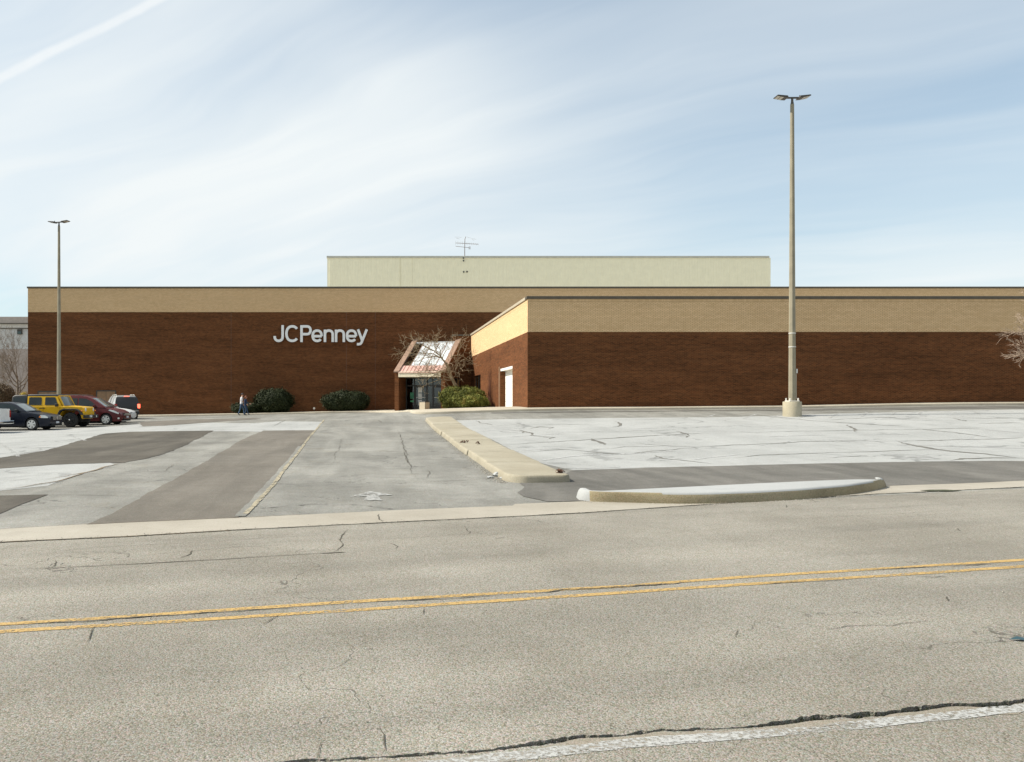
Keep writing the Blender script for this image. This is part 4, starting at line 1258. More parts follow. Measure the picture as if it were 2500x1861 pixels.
# ------------------------------------------------------------------ far building at the left edge
def far_building():
    Y = 116.0
    z = lambda py: EYE - (py - HY) / F * Y
    root = empty('shopping_mall', (-70, Y, 0.5))
    bpy.context.view_layer.update()
    def p(mb, name, mat, **kw): return to_local(mb.build(name, mat, root, **kw))
    x0, x1 = -120, -30
    p(MB().box(x0, x1, Y, Y + 30, -0.5, z(852)), 'lower_wall', plain('mall_pink', (0.42, 0.36, 0.32), 0.8))
    p(MB().box(x0, x1, Y + .05, Y + 30, z(852), z(803)), 'wall', plain('mall_white', (0.58, 0.58, 0.56), 0.8))
    p(MB().box(x0, x1, Y - .1, Y + 30, z(803), z(801)), 'dark_band', M['coping'])
    p(MB().box(x0, x1, Y + .02, Y + 30, z(801), z(791)), 'frieze', plain('mall_cream', (0.60, 0.56, 0.49), 0.8))
    p(MB().box(x0, x1, Y - .15, Y + 30, z(791), z(789)), 'dark_band', M['coping'])
    p(MB().box(x0, x1, Y + .6, Y + 30, z(789), z(772.5)), 'parapet', plain('mall_tan', (0.46, 0.40, 0.35), 0.8))
    tag(root, 'pale mall building with banded parapet behind the left end of the brick store', 'building')
    lx = (49 - CX) / F * Y
    lt = empty('wall_light', (lx, Y, z(815)))
    MB().box(-.32, .32, -.30, .05, -.1, .62).build('housing', M['lamp_body'], lt, bevel=0.03)
    MB().box(-.26, .26, -.32, -.302, -.05, .30).build('lens', plain('dim_lens', (0.05, 0.09, 0.09), 0.3), lt)
    tag(lt, 'small dark box light fixed high on the pale mall wall', 'light')
far_building()

# ------------------------------------------------------------------ parking lot lamp posts
def lamp_post(x, y, top, plinth_h, plinth_r, label, rz=0.0, bands=True):
    z0 = gz(x, y)
    root = empty('lamp_post', (x, y, z0), rz)
    H = top - z0
    ps = MB().lathe([(plinth_r * .99, -.1), (plinth_r, .0), (plinth_r, plinth_h - .03), (plinth_r * .96, plinth_h)], 32)
    ps.build('plinth', M['plinth'], root, smooth=50)
    s = 0.15
    MB().box(-.24, .24, -.24, .24, plinth_h + .002, plinth_h + .045).build('base_plate', M['galv'], root, bevel=.006)
    for a in (-1, 1):
        for b in (-1, 1):
            MB().lathe([(.035, plinth_h + .046), (.035, plinth_h + .15), (.02, plinth_h + .16)], 8, 'z', (a * .19, b * .19, 0)).build('anchor_bolt', M['galv'], root)
    pole = MB()
    nseg = 6
    prof = [(s + (0.078 - s) * i / nseg, plinth_h + .046 + (H - plinth_h - .046) * i / nseg) for i in range(nseg + 1)]
    base = len(pole.v)
    for r, h in prof:
        for k in range(8):
            a = R(22.5 + 45 * k); pole.v.append((r * math.cos(a) / math.cos(R(22.5)), r * math.sin(a) / math.cos(R(22.5)), h))
    for i in range(nseg):
        for k in range(8):
            q = base + i * 8 + k; e = base + i * 8 + (k + 1) % 8
            pole.f.append((q, e, e + 8, q + 8))
    pole.f.append(tuple(base + nseg * 8 + k for k in range(8)))
    po = pole.build('pole', M['pole'], root)
    if bands:
        for h in (3.25, 2.6):
            rr = s - (s - .078) * h / H + .012
            MB().lathe([(rr, plinth_h + h - .02), (rr + .012, plinth_h + h - .02), (rr + .012, plinth_h + h + .02), (rr, plinth_h + h + .02)], 16).build('strap', M['galv'], root)
        MB().tube([(.155, -.06, plinth_h + .1), (.15, -.06, plinth_h + 1.35)], .025, 6).build('conduit', M['steel'], root)
        MB().box(.14, .2, -.12, 0, plinth_h + 1.35, plinth_h + 1.55).build('junction_box', M['galv'], root)
    hd = MB().lathe([(.07, H), (.075, H + .03), (.055, H + .12), (.05, H + .26), (.06, H + .30)], 12)
    hd.build('tenon', M['lamp_body'], root, smooth=40)
    MB().box(-.30, .30, -.035, .035, H + .27, H + .345).build('cross_arm', M['lamp_body'], root, bevel=.01)
    for sgn in (-1, 1):
        hd = MB().prism([(sgn * .26, H + .26), (sgn * .30, H + .35), (sgn * .78, H + .395), (sgn * .80, H + .345), (sgn * .45, H + .275)], 'y', -.22, .22).build('lamp_head', M['lamp_body'], root, bevel=.012)
        for a, b in ((.47, .60), (.625, .77)):
            z = lambda q: H + .275 + (q - .45) / .35 * .07 - .004
            MB().quad((sgn * a, -.19, z(a)), (sgn * b, -.19, z(b)), (sgn * b, .19, z(b)), (sgn * a, .19, z(a))).build('lens', M['lamp_lens'], hd)
        MB().lathe([(.03, H + .36), (.03, H + .42), (.0, H + .43)], 8, 'z', (sgn * .36, 0, 0)).build('sensor', M['lamp_body'], root)
    tag(root, label, 'lamp post', 'twin-headed car park lamp posts')
    return root
lamp_post((1934 - CX) / F * 39.0, 39.0, EYE + (HY - 255) / F * 39.0, 0.70, 0.41, 'tall lamp post on a round concrete base in the empty right lot', rz=R(-1))
lamp_post((144 - CX) / F * 60.0, 60.0, EYE + (HY - 553) / F * 60.0, 0.70, 0.41, 'lamp post rising behind the yellow off-roader among the parked cars', rz=R(-14), bands=False)

# litter bin by the entrance
bx, by = (1036 - CX) / F * 66.0, 66.0
tb = empty('litter_bin', (bx, by, gz(bx, by) + 0.13), R(-40))
MB().box(-.30, .30, -.30, .30, 0, .66).build('bin_body', plain('bin_aggregate', (0.46, 0.40, 0.30), 0.9, var=0.2, scale=20), tb, bevel=.015)
MB().box(-.27, .27, -.27, .27, .66, .74).build('bin_lid', M['frame'], tb, bevel=.02)
MB().box(-.315, -.29, -.315, -.29, 0.02, .66).build('corner_post', M['frame'], tb)
MB().box(.29, .315, -.315, -.29, 0.02, .66).build('corner_post', M['frame'], tb)
tag(tb, 'square stone-coloured litter bin in front of the entrance doors', 'bin')
# small flood light at the wall foot
fx = (767 - CX) / F * 74.0
fl = empty('ground_light', (fx, 74.0, gz(fx, 74) + 0.13))
MB().tube([(0, 0, 0), (0, 0, .25)], .02, 6).build('stake', M['frame'], fl)
MB().lathe([(.05, -.02), (.09, -.10), (.10, -.12)], 12, 'y', (0, 0, .3)).build('lamp_housing', M['galv'], fl)
tag(fl, 'tiny pale ground light between the two dark round shrubs', 'light')

# ------------------------------------------------------------------ vehicles
def car_paint(name, col, flake=0.0):
    m = plain(name, col, 0.35, metal=flake, var=0.05, coat=0.18, spec=0.22)
    return m
M['tyre'] = plain('tyre_rubber_black', (0.018, 0.018, 0.018), 0.85)
M['rim'] = plain('alloy_rim', (0.66, 0.66, 0.63), 0.4)
M['rim_dark'] = plain('black_rim', (0.02, 0.02, 0.02), 0.4)
M['black_trim'] = plain('black_plastic', (0.015, 0.016, 0.017), 0.5)
M['under'] = plain('underbody', (0.010, 0.010, 0.010), 0.95)
M['car_glass'] = plain('car_glass', (0.012, 0.018, 0.018), 0.06, spec=0.45, var=0.3, scale=1.5)
M['windscreen'] = plain('windscreen', (0.13, 0.155, 0.15), 0.05, spec=0.8, var=0.3, scale=1.2)
M['chrome'] = plain('chrome', (0.72, 0.74, 0.76), 0.12, metal=1.0)
M['headlight'] = plain('headlight_lens', (0.62, 0.64, 0.62), 0.12, spec=0.8)
M['amber'] = plain('amber_lens', (0.75, 0.22, 0.03), 0.25)
M['red_lens'] = plain('red_lens', (0.30, 0.015, 0.01), 0.2)
M['brake_lit'] = plain('lit_brake_light', (0.9, 0.15, 0.10), 0.3, emit=(1.0, 0.12, 0.06, 2.2))
M['plate'] = plain('number_plate', (0.55, 0.58, 0.62), 0.4)

def shaped(poly, W_, L_, roundness=0.06, plan=0.10, belly=0.05, zmid=0.62, xs=8, zs=(), mat=None, name='body', parent=None, tumble=None, bevel=0.035, ends=0.75):
    """extrude a side outline across the width, slice it, and bend the sides in plan and section"""
    bm = bmesh.new()
    a = [bm.verts.new((x, -1, z)) for x, z in poly]
    b = [bm.verts.new((x, 1, z)) for x, z in poly]
    n = len(poly)
    bm.faces.new(a); bm.faces.new(b[::-1])
    for i in range(n):
        bm.faces.new((a[i], b[i], b[(i + 1) % n], a[(i + 1) % n]))
    x0 = min(p[0] for p in poly); x1 = max(p[0] for p in poly)
    for i in range(1, xs):
        g = bm.verts[:] + bm.edges[:] + bm.faces[:]
        bmesh.ops.bisect_plane(bm, geom=g, plane_co=(x0 + (x1 - x0) * i / xs, 0, 0), plane_no=(1, 0, 0), dist=1e-4)
    for z in zs:
        g = bm.verts[:] + bm.edges[:] + bm.faces[:]
        bmesh.ops.bisect_plane(bm, geom=g, plane_co=(0, 0, z), plane_no=(0, 0, 1), dist=1e-4)
    for y in (-0.5, 0, 0.5):
        g = bm.verts[:] + bm.edges[:] + bm.faces[:]
        bmesh.ops.bisect_plane(bm, geom=g, plane_co=(0, y, 0), plane_no=(0, 1, 0), dist=1e-4)
    fn = side_fn(W_, L_, plan, belly, zmid, tumble, ends)
    for v in bm.verts:
        s = v.co.y
        hw = fn(v.co.x, v.co.z)
        if abs(s) < 0.99:
            # bulge hood, roof and noses a little across the car
            v.co.z += 0.02 * (1 - s * s) if v.co.z > zmid else 0
            k = max(0.0, (abs(v.co.x) - (L_ / 2 - 0.25)) / 0.25)
            v.co.x += math.copysign(0.07 * (1 - s * s) * k, v.co.x)
        v.co.y = s * hw
    bmesh.ops.recalc_face_normals(bm, faces=bm.faces)
    me = bpy.data.meshes.new(name); bm.to_mesh(me); bm.free()
    me.materials.append(mat); smooth_mesh(me, 38)
    o = link(bpy.data.objects.new(name, me), parent)
    if bevel:
        md = o.modifiers.new('bevel', 'BEVEL'); md.width = bevel; md.segments = 3; md.limit_method = 'ANGLE'; md.angle_limit = R(42); md.harden_normals = False
    return o

def side_fn(W_, L_, plan, belly, zmid, tumble, ends=0.75):
    def f(x, z):
        k = max(0.0, (abs(x) - (L_ / 2 - ends)) / ends)
        h = W_ / 2 * (1 - plan * k * k) * (1 - belly * ((z - zmid) / 0.45) ** 2)
        if tumble and z > tumble[0]:
            h -= (z - tumble[0]) * tumble[1]
        return h
    return f

def arch(xc, r, z0, n=11):
    """wheel arch in a sill running from the rear forwards (or back)"""
    a0 = math.asin(max(-1, min(1, (z0 - WHEEL_Z[0]) / r)))
    return [(xc + r * math.cos(math.pi - a0 - (math.pi - 2 * a0) * i / n) * -1 * -1, WHEEL_Z[0] + r * math.sin(math.pi - a0 - (math.pi - 2 * a0) * i / n)) for i in range(n + 1)]
WHEEL_Z = [0.33]

def wheel(parent, x, y, r, w_, style, side):
    """tyre with a rim on the outer side"""
    t = MB().lathe([(r * .62, -w_ / 2), (r * .90, -w_ / 2), (r * .985, -w_ * .32), (r, 0), (r * .985, w_ * .32), (r * .90, w_ / 2), (r * .62, w_ / 2)], 28, 'y').build('wheel', M['tyre'], parent, smooth=40, loc=(x, y, r))
    rr = r * .66
    mt = M['rim_dark'] if style == 'dark' else M['rim']
    yo = side * w_ * .50
    mb = MB()
    mb.lathe([(rr, yo - side * .02), (rr, yo + side * .03), (rr * .88, yo + side * .03), (rr * .84, yo - side * .02)], 28, 'y')
    n = {'six': 6, 'seven': 7, 'dark': 5}.get(style, 5)
    for k in range(n):
        a = 2 * math.pi * k / n + .3
        c, s = math.cos(a), math.sin(a)
        w0, w1 = rr * .19, rr * .21
        q = []
        for (rad, ww) in ((rr * .12, w0), (rr * .92, w1)):
            for sg in (-1, 1):
                q.append((c * rad - s * ww * sg, s * rad + c * ww * sg))
        v = [(p[0], yo + side * .025, p[1]) for p in q] + [(p[0], yo - side * .01, p[1]) for p in q]
        mb.add(v, [(0, 1, 3, 2), (4, 6, 7, 5), (0, 2, 6, 4), (1, 5, 7, 3), (2, 3, 7, 6)])
    mb.lathe([(rr * .2, yo), (rr * .2, yo + side * .035), (rr * .1, yo + side * .04)], 12, 'y')
    mb.build('rim', mt, t)
    MB().lathe([(rr * .86, yo - side * .04), (rr * .86, yo - side * .03)], 20, 'y').build('brake_disc', M['under'], t)
    if style == 'dark':
        MB().lathe([(rr * .16, yo + side * .042), (rr * .05, yo + side * .05)], 10, 'y').build('hub_cap', M['chrome'], t)
    return t

def panel(name, pts, fn, side, mat, parent, off=0.006, thick=0.0):
    """a flat piece lying on the curved side: pts in (x, z)"""
    p = densify(pts, 0.16)
    v = [(x, side * (fn(x, z) + off), z) for x, z in p]
    cx_ = sum(q[0] for q in pts) / len(pts); cz_ = sum(q[1] for q in pts) / len(pts)
    v.append((cx_, side * (fn(cx_, cz_) + off), cz_))
    n = len(p)
    f = [((i, (i + 1) % n, n) if side < 0 else ((i + 1) % n, i, n)) for i in range(n)]
    return mesh_obj(name, v, f, mat, parent)

def cross(name, pts, mat, parent):
    """pane across the car: pts are (x, halfwidth, z) from bottom to top, with a soft crown"""
    v = []; cols = 7
    for x, hw, z in pts:
        for k in range(cols):
            s = -1 + 2 * k / (cols - 1)
            v.append((x + (0.06 if pts[0][0] > pts[-1][0] else -0.06) * (1 - s * s) * .8, s * hw, z + 0.012 * (1 - s * s)))
    f = []
    for i in range(len(pts) - 1):
        for k in range(cols - 1):
            a = i * cols + k
            f.append((a, a + 1, a + cols + 1, a + cols))
    return mesh_obj(name, v, f, mat, parent, smooth=60)

def place(root, x, y, rz):
    root.location = (x, y, gz(x, y) + 0.004)
    root.rotation_euler = (0, 0, rz)

def generic_car(name, S, paint, label, cat, group='parked vehicles'):
    """S: outline points of lower body (no arches), cabin outline, sizes"""
    root = empty(name)
    L_, W_ = S['L'], S['W']
    r = S['r']; WHEEL_Z[0] = r
    sill = S.get('sill', 0.24)
    low = list(S['body'])
    # along the sill, front to rear, with the two arches
    def arc_pts(xc, ra):
        dz = sill - r
        a = math.acos(max(-1, min(1, 0))) if False else None
        dx = math.sqrt(max(ra * ra - dz * dz, 0))
        a1 = math.atan2(dz, dx); a2 = math.pi - a1
        return [(xc + ra * math.cos(a1 + (a2 - a1) * i / 11), r + ra * math.sin(a1 + (a2 - a1) * i / 11)) for i in range(12)]
    under = arc_pts(S['xf'], r * 1.13) + arc_pts(S['xr'], r * 1.13)
    poly = low + under
    kw = dict(plan=S.get('plan', .14), belly=S.get('belly', .07), zmid=S.get('zmid', .62), ends=S.get('ends', .8))
    body = shaped(poly, W_, L_, mat=paint, name='body', parent=root, xs=10, zs=(0.45, 0.62, 0.8), **kw)
    fn = side_fn(W_, L_, kw['plan'], kw['belly'], kw['zmid'], None, kw['ends'])
    belt = S['belt']
    cabfn = side_fn(W_ - S.get('shoulder', .06), L_, .10, .0, .62, (belt, S.get('tumble', .42)), 1.0)
    cab = shaped(S['cab'], W_ - S.get('shoulder', .06), L_, mat=S.get('cab_mat', paint), name='cabin', parent=root, xs=6, zs=(belt + .2,), plan=.10, belly=0.0, tumble=(belt, S.get('tumble', .42)), bevel=0.03, ends=1.0)
    for sd in (-1, 1):
        for k, w_ in enumerate(S['windows']):
            panel('side_window', w_, cabfn, sd, S.get('glass', M['car_glass']), root, off=0.010)
        for ln in S.get('seams', []):
            mb = MB()
            for (xa, za), (xb, zb) in zip(ln, ln[1:]):
                d = .006
                va = [(xa - d, sd * (fn(xa, za) + .004), za), (xa + d, sd * (fn(xa, za) + .004), za), (xb + d, sd * (fn(xb, zb) + .004), zb), (xb - d, sd * (fn(xb, zb) + .004), zb)]
                mb.add(va, [(0, 1, 2, 3)])
            mb.build('door_seam', M['under'], root, fix=False)
        for hx, hz in S.get('handles', []):
            y = sd * (fn(hx, hz) + .012)
            MB().box(hx - .09, hx + .09, y - .012, y + .012, hz - .018, hz + .018).build('door_handle', S.get('handle_mat', paint), root, bevel=.008)
        mx, mz = S['mirror']
        y = sd * (cabfn(mx, mz) + .10)
        MB().prism([(mx - .06, mz - .07), (mx + .08, mz - .05), (mx + .05, mz + .08), (mx - .06, mz + .09)], 'y', min(y - .09, y + .09), max(y - .09, y + .09)).build('wing_mirror', S.get('mirror_mat', M['black_trim']), root, bevel=.025)
    for q, nm, mt in (('screen', 'windscreen', M['windscreen']), ('rear_screen', 'rear_window', M['car_glass'])):
        (xa, za), (xb, zb) = S[q]
        dx = .03 if q == 'screen' else -.03
        pts = [(xa + (xb - xa) * t + dx, cabfn(xa + (xb - xa) * t, za + (zb - za) * t) - .10, za + (zb - za) * t + .015) for t in (0.06, .35, .65, .93)]
        cross(nm, pts, mt, root)
    # underside block so daylight only shows below the sills
    MB().box(-L_ / 2 + .35, L_ / 2 - .35, -W_ / 2 + .30, W_ / 2 - .30, .16, .55).build('underbody', M['under'], root)
    for xw in (S['xf'], S['xr']):
        for sd in (-1, 1):
            wheel(root, xw, sd * (W_ / 2 - .12 - S.get('track', 0)), r, S.get('ww', .21), S.get('rim', 'six'), sd)
    tag(root, label, cat, group)
    return root, fn, cabfn

SED = dict(L=4.85, W=1.82, r=.335, sill=.22, belt=.98, xf=1.50, xr=-1.30,
           body=[(-1.72, .22), (-2.30, .26), (-2.41, .45), (-2.42, .72), (-2.36, 1.00), (-1.9, 1.045), (-1.2, 1.01), (0, .985), (1.05, .97), (1.55, .915), (2.05, .83), (2.30, .73), (2.41, .62), (2.42, .42), (2.35, .24), (1.90, .20)],
           cab=[(-1.95, 1.0), (-1.25, 1.36), (-.85, 1.44), (-.2, 1.475), (.25, 1.45), (.55, 1.36), (1.25, .96)],
           windows=[[(-1.35, 1.05), (-1.0, 1.33), (-.42, 1.405), (-.40, 1.03)], [(-.33, 1.03), (-.35, 1.405), (.18, 1.395), (.48, 1.31), (.92, 1.02)]],
           seams=[[(-.37, 1.0), (-.37, .30)], [(.88, .98), (.80, .30)], [(-1.15, 1.0), (-1.0, .7)]],
           handles=[(-.55, .86), (-1.2, .88)], mirror=(.72, 1.03), screen=((1.16, .99), (.42, 1.41)), rear_screen=((-1.85, 1.03), (-1.15, 1.38)), rim='six')
# bodies list runs rear bottom -> over the top -> front bottom; arches follow front then rear
sed, fn, cf = generic_car('sedan_car', SED, car_paint('navy_paint', (0.004, 0.007, 0.016)), 'dark navy sedan with silver wheels parked in front of the yellow off-roader', 'car')
for sd in (-1, 1):
    panel('headlight', [(1.93, .70), (1.98, .82), (2.22, .79), (2.36, .70), (2.34, .655), (2.0, .66)], fn, sd, M['headlight'], sed, off=.016)
    panel('indicator', [(1.90, .685), (1.93, .77), (2.0, .76), (1.99, .665)], fn, sd, M['amber'], sed, off=.019)
    panel('tail_light', [(-2.38, .70), (-2.36, .92), (-2.15, .94), (-2.12, .74)], fn, sd, M['red_lens'], sed, off=.012)
g = MB()
for z in (.57, .63, .69): g.box(2.40, 2.475, -.5, .5, z, z + .022)
g.box(2.40, 2.48, -.025, .025, .55, .73)
g.build('grille', M['chrome'], sed)
MB().box(2.36, 2.462, -.52, .52, .54, .735).build('grille_opening', M['under'], sed)
MB().box(2.44, 2.50, -.16, .16, .37, .47).build('number_plate', M['plate'], sed)
MB().box(2.33, 2.455, -.6, .6, .25, .34).build('air_intake', M['under'], sed)
place(sed, -16.55 - 2.42, 43.6, R(-4))

# maroon minivan
VAN = dict(L=5.08, W=1.96, r=.345, sill=.24, belt=1.02, xf=1.62, xr=-1.45,
           body=[(-1.86, .24), (-2.42, .28), (-2.52, .5), (-2.54, .9), (-2.50, 1.06), (-1.5, 1.06), (0, 1.04), (1.15, 1.04), (1.65, 1.00), (2.10, .90), (2.38, .76), (2.52, .60), (2.53, .40), (2.46, .24), (2.03, .22)],
           cab=[(-2.50, 1.03), (-2.36, 1.62), (-2.1, 1.73), (-1.0, 1.765), (.0, 1.75), (.45, 1.68), (.85, 1.52), (1.62, 1.02)],
           windows=[[(-2.2, 1.12), (-2.15, 1.56), (-1.35, 1.60), (-1.35, 1.09)], [(-1.27, 1.09), (-1.27, 1.60), (-.15, 1.60), (-.12, 1.07)], [(-.04, 1.07), (-.06, 1.60), (.38, 1.57), (.72, 1.40), (1.12, 1.09)]],
           seams=[[(-.08, 1.05), (-.08, .32)], [(1.05, 1.04), (.98, .34)], [(-1.3, 1.05), (-1.3, .62)]],
           handles=[(.02 - .2, .92), (-1.1, .92)], mirror=(.95, 1.12), screen=((1.50, 1.06), (.62, 1.63)), rear_screen=((-2.49, 1.1), (-2.34, 1.6)), rim='six', tumble=.30)
mar = car_paint('maroon_paint', (0.085, 0.012, 0.014))
VAN['mirror_mat'] = mar
van, fn, cf = generic_car('minivan', VAN, mar, 'maroon minivan with alloy wheels parked just beyond the yellow off-roader', 'minivan')
for sd in (-1, 1):
    panel('headlight', [(1.78, .88), (1.85, .93), (2.15, .86), (2.40, .73), (2.36, .66), (2.05, .78)], fn, sd, M['headlight'], van, off=.016)
    panel('fog_light', [(2.30, .40), (2.33, .46), (2.41, .46), (2.44, .40), (2.40, .36), (2.33, .36)], fn, sd, M['headlight'], van, off=.02)
    panel('tail_light', [(-2.52, .8), (-2.51, 1.2), (-2.40, 1.2), (-2.38, .84)], fn, sd, M['red_lens'], van, off=.012)
MB().box(2.46, 2.575, -.55, .55, .56, .70).build('grille_opening', M['under'], van)
g = MB(); g.box(2.50, 2.60, -.45, .45, .655, .685); g.box(2.50, 2.60, -.56, .56, .595, .62); g.build('grille', M['chrome'], van)
MB().box(2.50, 2.565, -.62, .62, .27, .46).build('air_intake', M['under'], van)
MB().box(2.565, 2.615, -.16, .16, .43, .54).build('number_plate', M['plate'], van)
MB().box(2.47, 2.575, -.68, .68, .225, .26).build('chin_trim', M['galv'], van)
for sd in (-1, 1):
    MB().tube([(-1.9, sd * .68, 1.77), (-1.5, sd * .68, 1.80), (-.1, sd * .68, 1.80), (.2, sd * .68, 1.76)], .018, 5).build('roof_rail', M['black_trim'], van)
place(van, -14.65 - 2.5, 49.6, R(-3))

# white hatchback mostly hidden behind the van
HAT = dict(SED); HAT = {**SED, 'L': 4.5, 'W': 1.76}
whc = car_paint('white_paint_car', (0.62, 0.63, 0.62))
HAT['mirror_mat'] = whc
hat, fn, cf = generic_car('compact_car', HAT, whc, 'white compact car showing only its nose beyond the maroon minivan', 'car')
for sd in (-1, 1):
    panel('headlight', [(1.90, .72), (1.95, .84), (2.20, .78), (2.36, .69), (2.34, .65), (2.0, .67)], fn, sd, M['headlight'], hat, off=.016)
MB().box(2.38, 2.475, -.5, .5, .60, .68).build('grille_opening', M['under'], hat)
MB().box(2.35, 2.47, -.55, .55, .26, .38).build('air_intake', M['under'], hat)
MB().box(2.46, 2.52, -.16, .16, .43, .54).build('number_plate', M['plate'], hat)
place(hat, -15.1 - 2.42, 52.6, R(-3))

# yellow off-roader
def off_roader():
    yel = car_paint('yellow_paint', (0.62, 0.36, 0.012))
    root = empty('off_roader')
    r = .42
    sill = .46
    def arcp(xc, ra, flat):
        return [(xc + .62, sill), (xc + .47, .93 if flat else .9), (xc + .30, .985), (xc - .30, .985), (xc - .50, .90), (xc - .66, sill)]
    low = [(-2.05, sill), (-2.12, .55), (-2.14, 1.16), (-1.5, 1.18), (.62, 1.18), (.95, 1.18), (1.25, 1.20), (2.05, 1.14), (2.13, 1.08), (2.14, .62), (2.10, .58)]
    poly = low + arcp(1.42, r, True) + arcp(-1.48, r, True)
    fnb = side_fn(1.60, 4.3, .10, .01, .8, None, 1.1)
    shaped(poly, 1.60, 4.3, mat=yel, name='body', parent=root, xs=8, zs=(.7, .9), plan=.10, belly=.01, zmid=.8, bevel=.03, ends=1.1)
    cabf = side_fn(1.58, 4.3, .05, .0, .8, (1.17, .13), 1.0)
    # yellow door frames with the black top over them
    shaped([(-1.12, 1.165), (-1.12, 1.74), (.60, 1.74), (.90, 1.165)], 1.58, 4.3, mat=yel, name='cabin', parent=root, xs=4, zs=(1.4,), plan=.05, belly=0, zmid=.8, tumble=(1.17, .13), bevel=.02, ends=1.0)
    shaped([(-2.10, 1.165), (-2.04, 1.72), (-1.9, 1.80), (-1.13, 1.83), (-1.13, 1.165)], 1.585, 4.3, mat=M['black_trim'], name='hard_top', parent=root, xs=3, zs=(1.4,), plan=.05, belly=0, zmid=.8, tumble=(1.17, .13), bevel=.04, ends=1.0)
    shaped([(-1.125, 1.745), (-1.125, 1.835), (-.2, 1.85), (.52, 1.83), (.60, 1.745)], 1.59, 4.3, mat=M['black_trim'], name='hard_top', parent=root, xs=3, plan=.05, belly=0, zmid=.8, tumble=(1.17, .13), bevel=.03, ends=1.0)
    for sd in (-1, 1):
        panel('side_window', [(-1.98, 1.23), (-1.94, 1.68), (-1.22, 1.70), (-1.22, 1.23)], cabf, sd, M['car_glass'], root, off=.010)
        panel('side_window', [(-1.02, 1.25), (-1.02, 1.66), (-.93, 1.69), (-.33, 1.69), (-.28, 1.65), (-.28, 1.25)], cabf, sd, M['car_glass'], root, off=.010)
        panel('side_window', [(-.08, 1.25), (-.08, 1.67), (-.02, 1.69), (.50, 1.69), (.68, 1.25)], cabf, sd, M['car_glass'], root, off=.010)
        for x in (-1.12, -.18, .80):
            panel('door_seam', [(x - .008, .50), (x - .008, 1.16), (x + .008, 1.16), (x + .008, .50)], fnb, sd, M['under'], root, off=.004)
        for x in (-.32, .62 - .9 + .12):
            panel('door_handle', [(x - .10, 1.05), (x - .10, 1.085), (x + .10, 1.085), (x + .10, 1.05)], fnb, sd, M['black_trim'], root, off=.02)
        panel('vent', [(1.0, 1.03), (1.0, 1.07), (1.1, 1.07), (1.1, 1.03)], fnb, sd, M['black_trim'], root, off=.006)
        y = sd * .92
        MB().box(.60, .74, y - .11, y + .11, 1.16, 1.34).build('wing_mirror', M['black_trim'], root, bevel=.03)
        # flat black wheel-arch flares standing off the body
        for xc in (1.42, -1.48):
            prof = [(xc + .72, .70), (xc + .60, .93), (xc + .36, 1.05), (xc - .36, 1.05), (xc - .60, .95), (xc - .76, .62), (xc - .66, .60), (xc - .50, .90), (xc - .30, .985), (xc + .32, .985), (xc + .50, .90), (xc + .62, .70)]
            ya, yb = sorted((sd * .70, sd * .965))
            MB().prism(prof, 'y', ya, yb).build('fender_flare', M['black_trim'], root, bevel=.02)
        MB().box(-.80, .74, min(sd * .72, sd * .90), max(sd * .72, sd * .90), .38, .46).build('side_step', M['black_trim'], root, bevel=.02)
        for xw in (1.42, -1.48):
            wheel(root, xw, sd * .79, r, .27, 'dark', sd)
        # round lamp in the grille, amber marker on the flare
        MB().lathe([(.105, 2.14), (.105, 2.165), (.08, 2.18)], 18, 'x', (0, sd * .50, .99)).build('headlight', M['headlight'], root, smooth=50)
        MB().box(2.06, 2.15, sd * .86 - .05, sd * .86 + .05, .90, .96).build('indicator', M['amber'], root, bevel=.01)
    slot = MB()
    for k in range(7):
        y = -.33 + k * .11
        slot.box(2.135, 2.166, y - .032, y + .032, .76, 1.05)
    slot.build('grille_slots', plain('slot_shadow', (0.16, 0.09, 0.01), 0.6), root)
    cross('windscreen', [(.99, .64, 1.22), (.86, .63, 1.45), (.70, .62, 1.72)], M['windscreen'], root)
    fr_ = MB(); 
    for sd in (-1, 1):
        fr_.tube([(.98, sd * .70, 1.17), (.68, sd * .66, 1.76)], .05, 6)
    fr_.tube([(.69, -.66, 1.76), (.69, .66, 1.76)], .045, 6); fr_.build('windscreen_frame', yel, root)
    MB().box(2.14, 2.36, -.80, .80, .52, .70).build('front_bumper', M['black_trim'], root, bevel=.03)
    MB().box(2.36, 2.38, -.42, -.12, .56, .68).build('number_plate', M['plate'], root)
    MB().lathe([(.05, 2.36), (.06, 2.38)], 10, 'x', (0, .45, .61)).build('fog_light', M['headlight'], root)
    MB().tube([(.9, -.2, 1.22), (1.03, .3, 1.235)], .012, 5).build('wiper', M['black_trim'], root)
    MB().box(-1.9, 1.9, -.52, .52, .30, .62).build('underbody', M['under'], root)
    MB().lathe([(.28, -.14), (.40, -.12), (.42, 0), (.40, .12), (.28, .14)], 24, 'x', (-2.30, .1, 1.0)).build('spare_wheel', M['tyre'], root, smooth=40)
    tag(root, 'boxy yellow off-roader with black top, flared arches and black wheels', 'off-roader', 'parked vehicles')
    return root
jeep = off_roader()
place(jeep, -15.75 - 2.25, 46.7, R(-5))

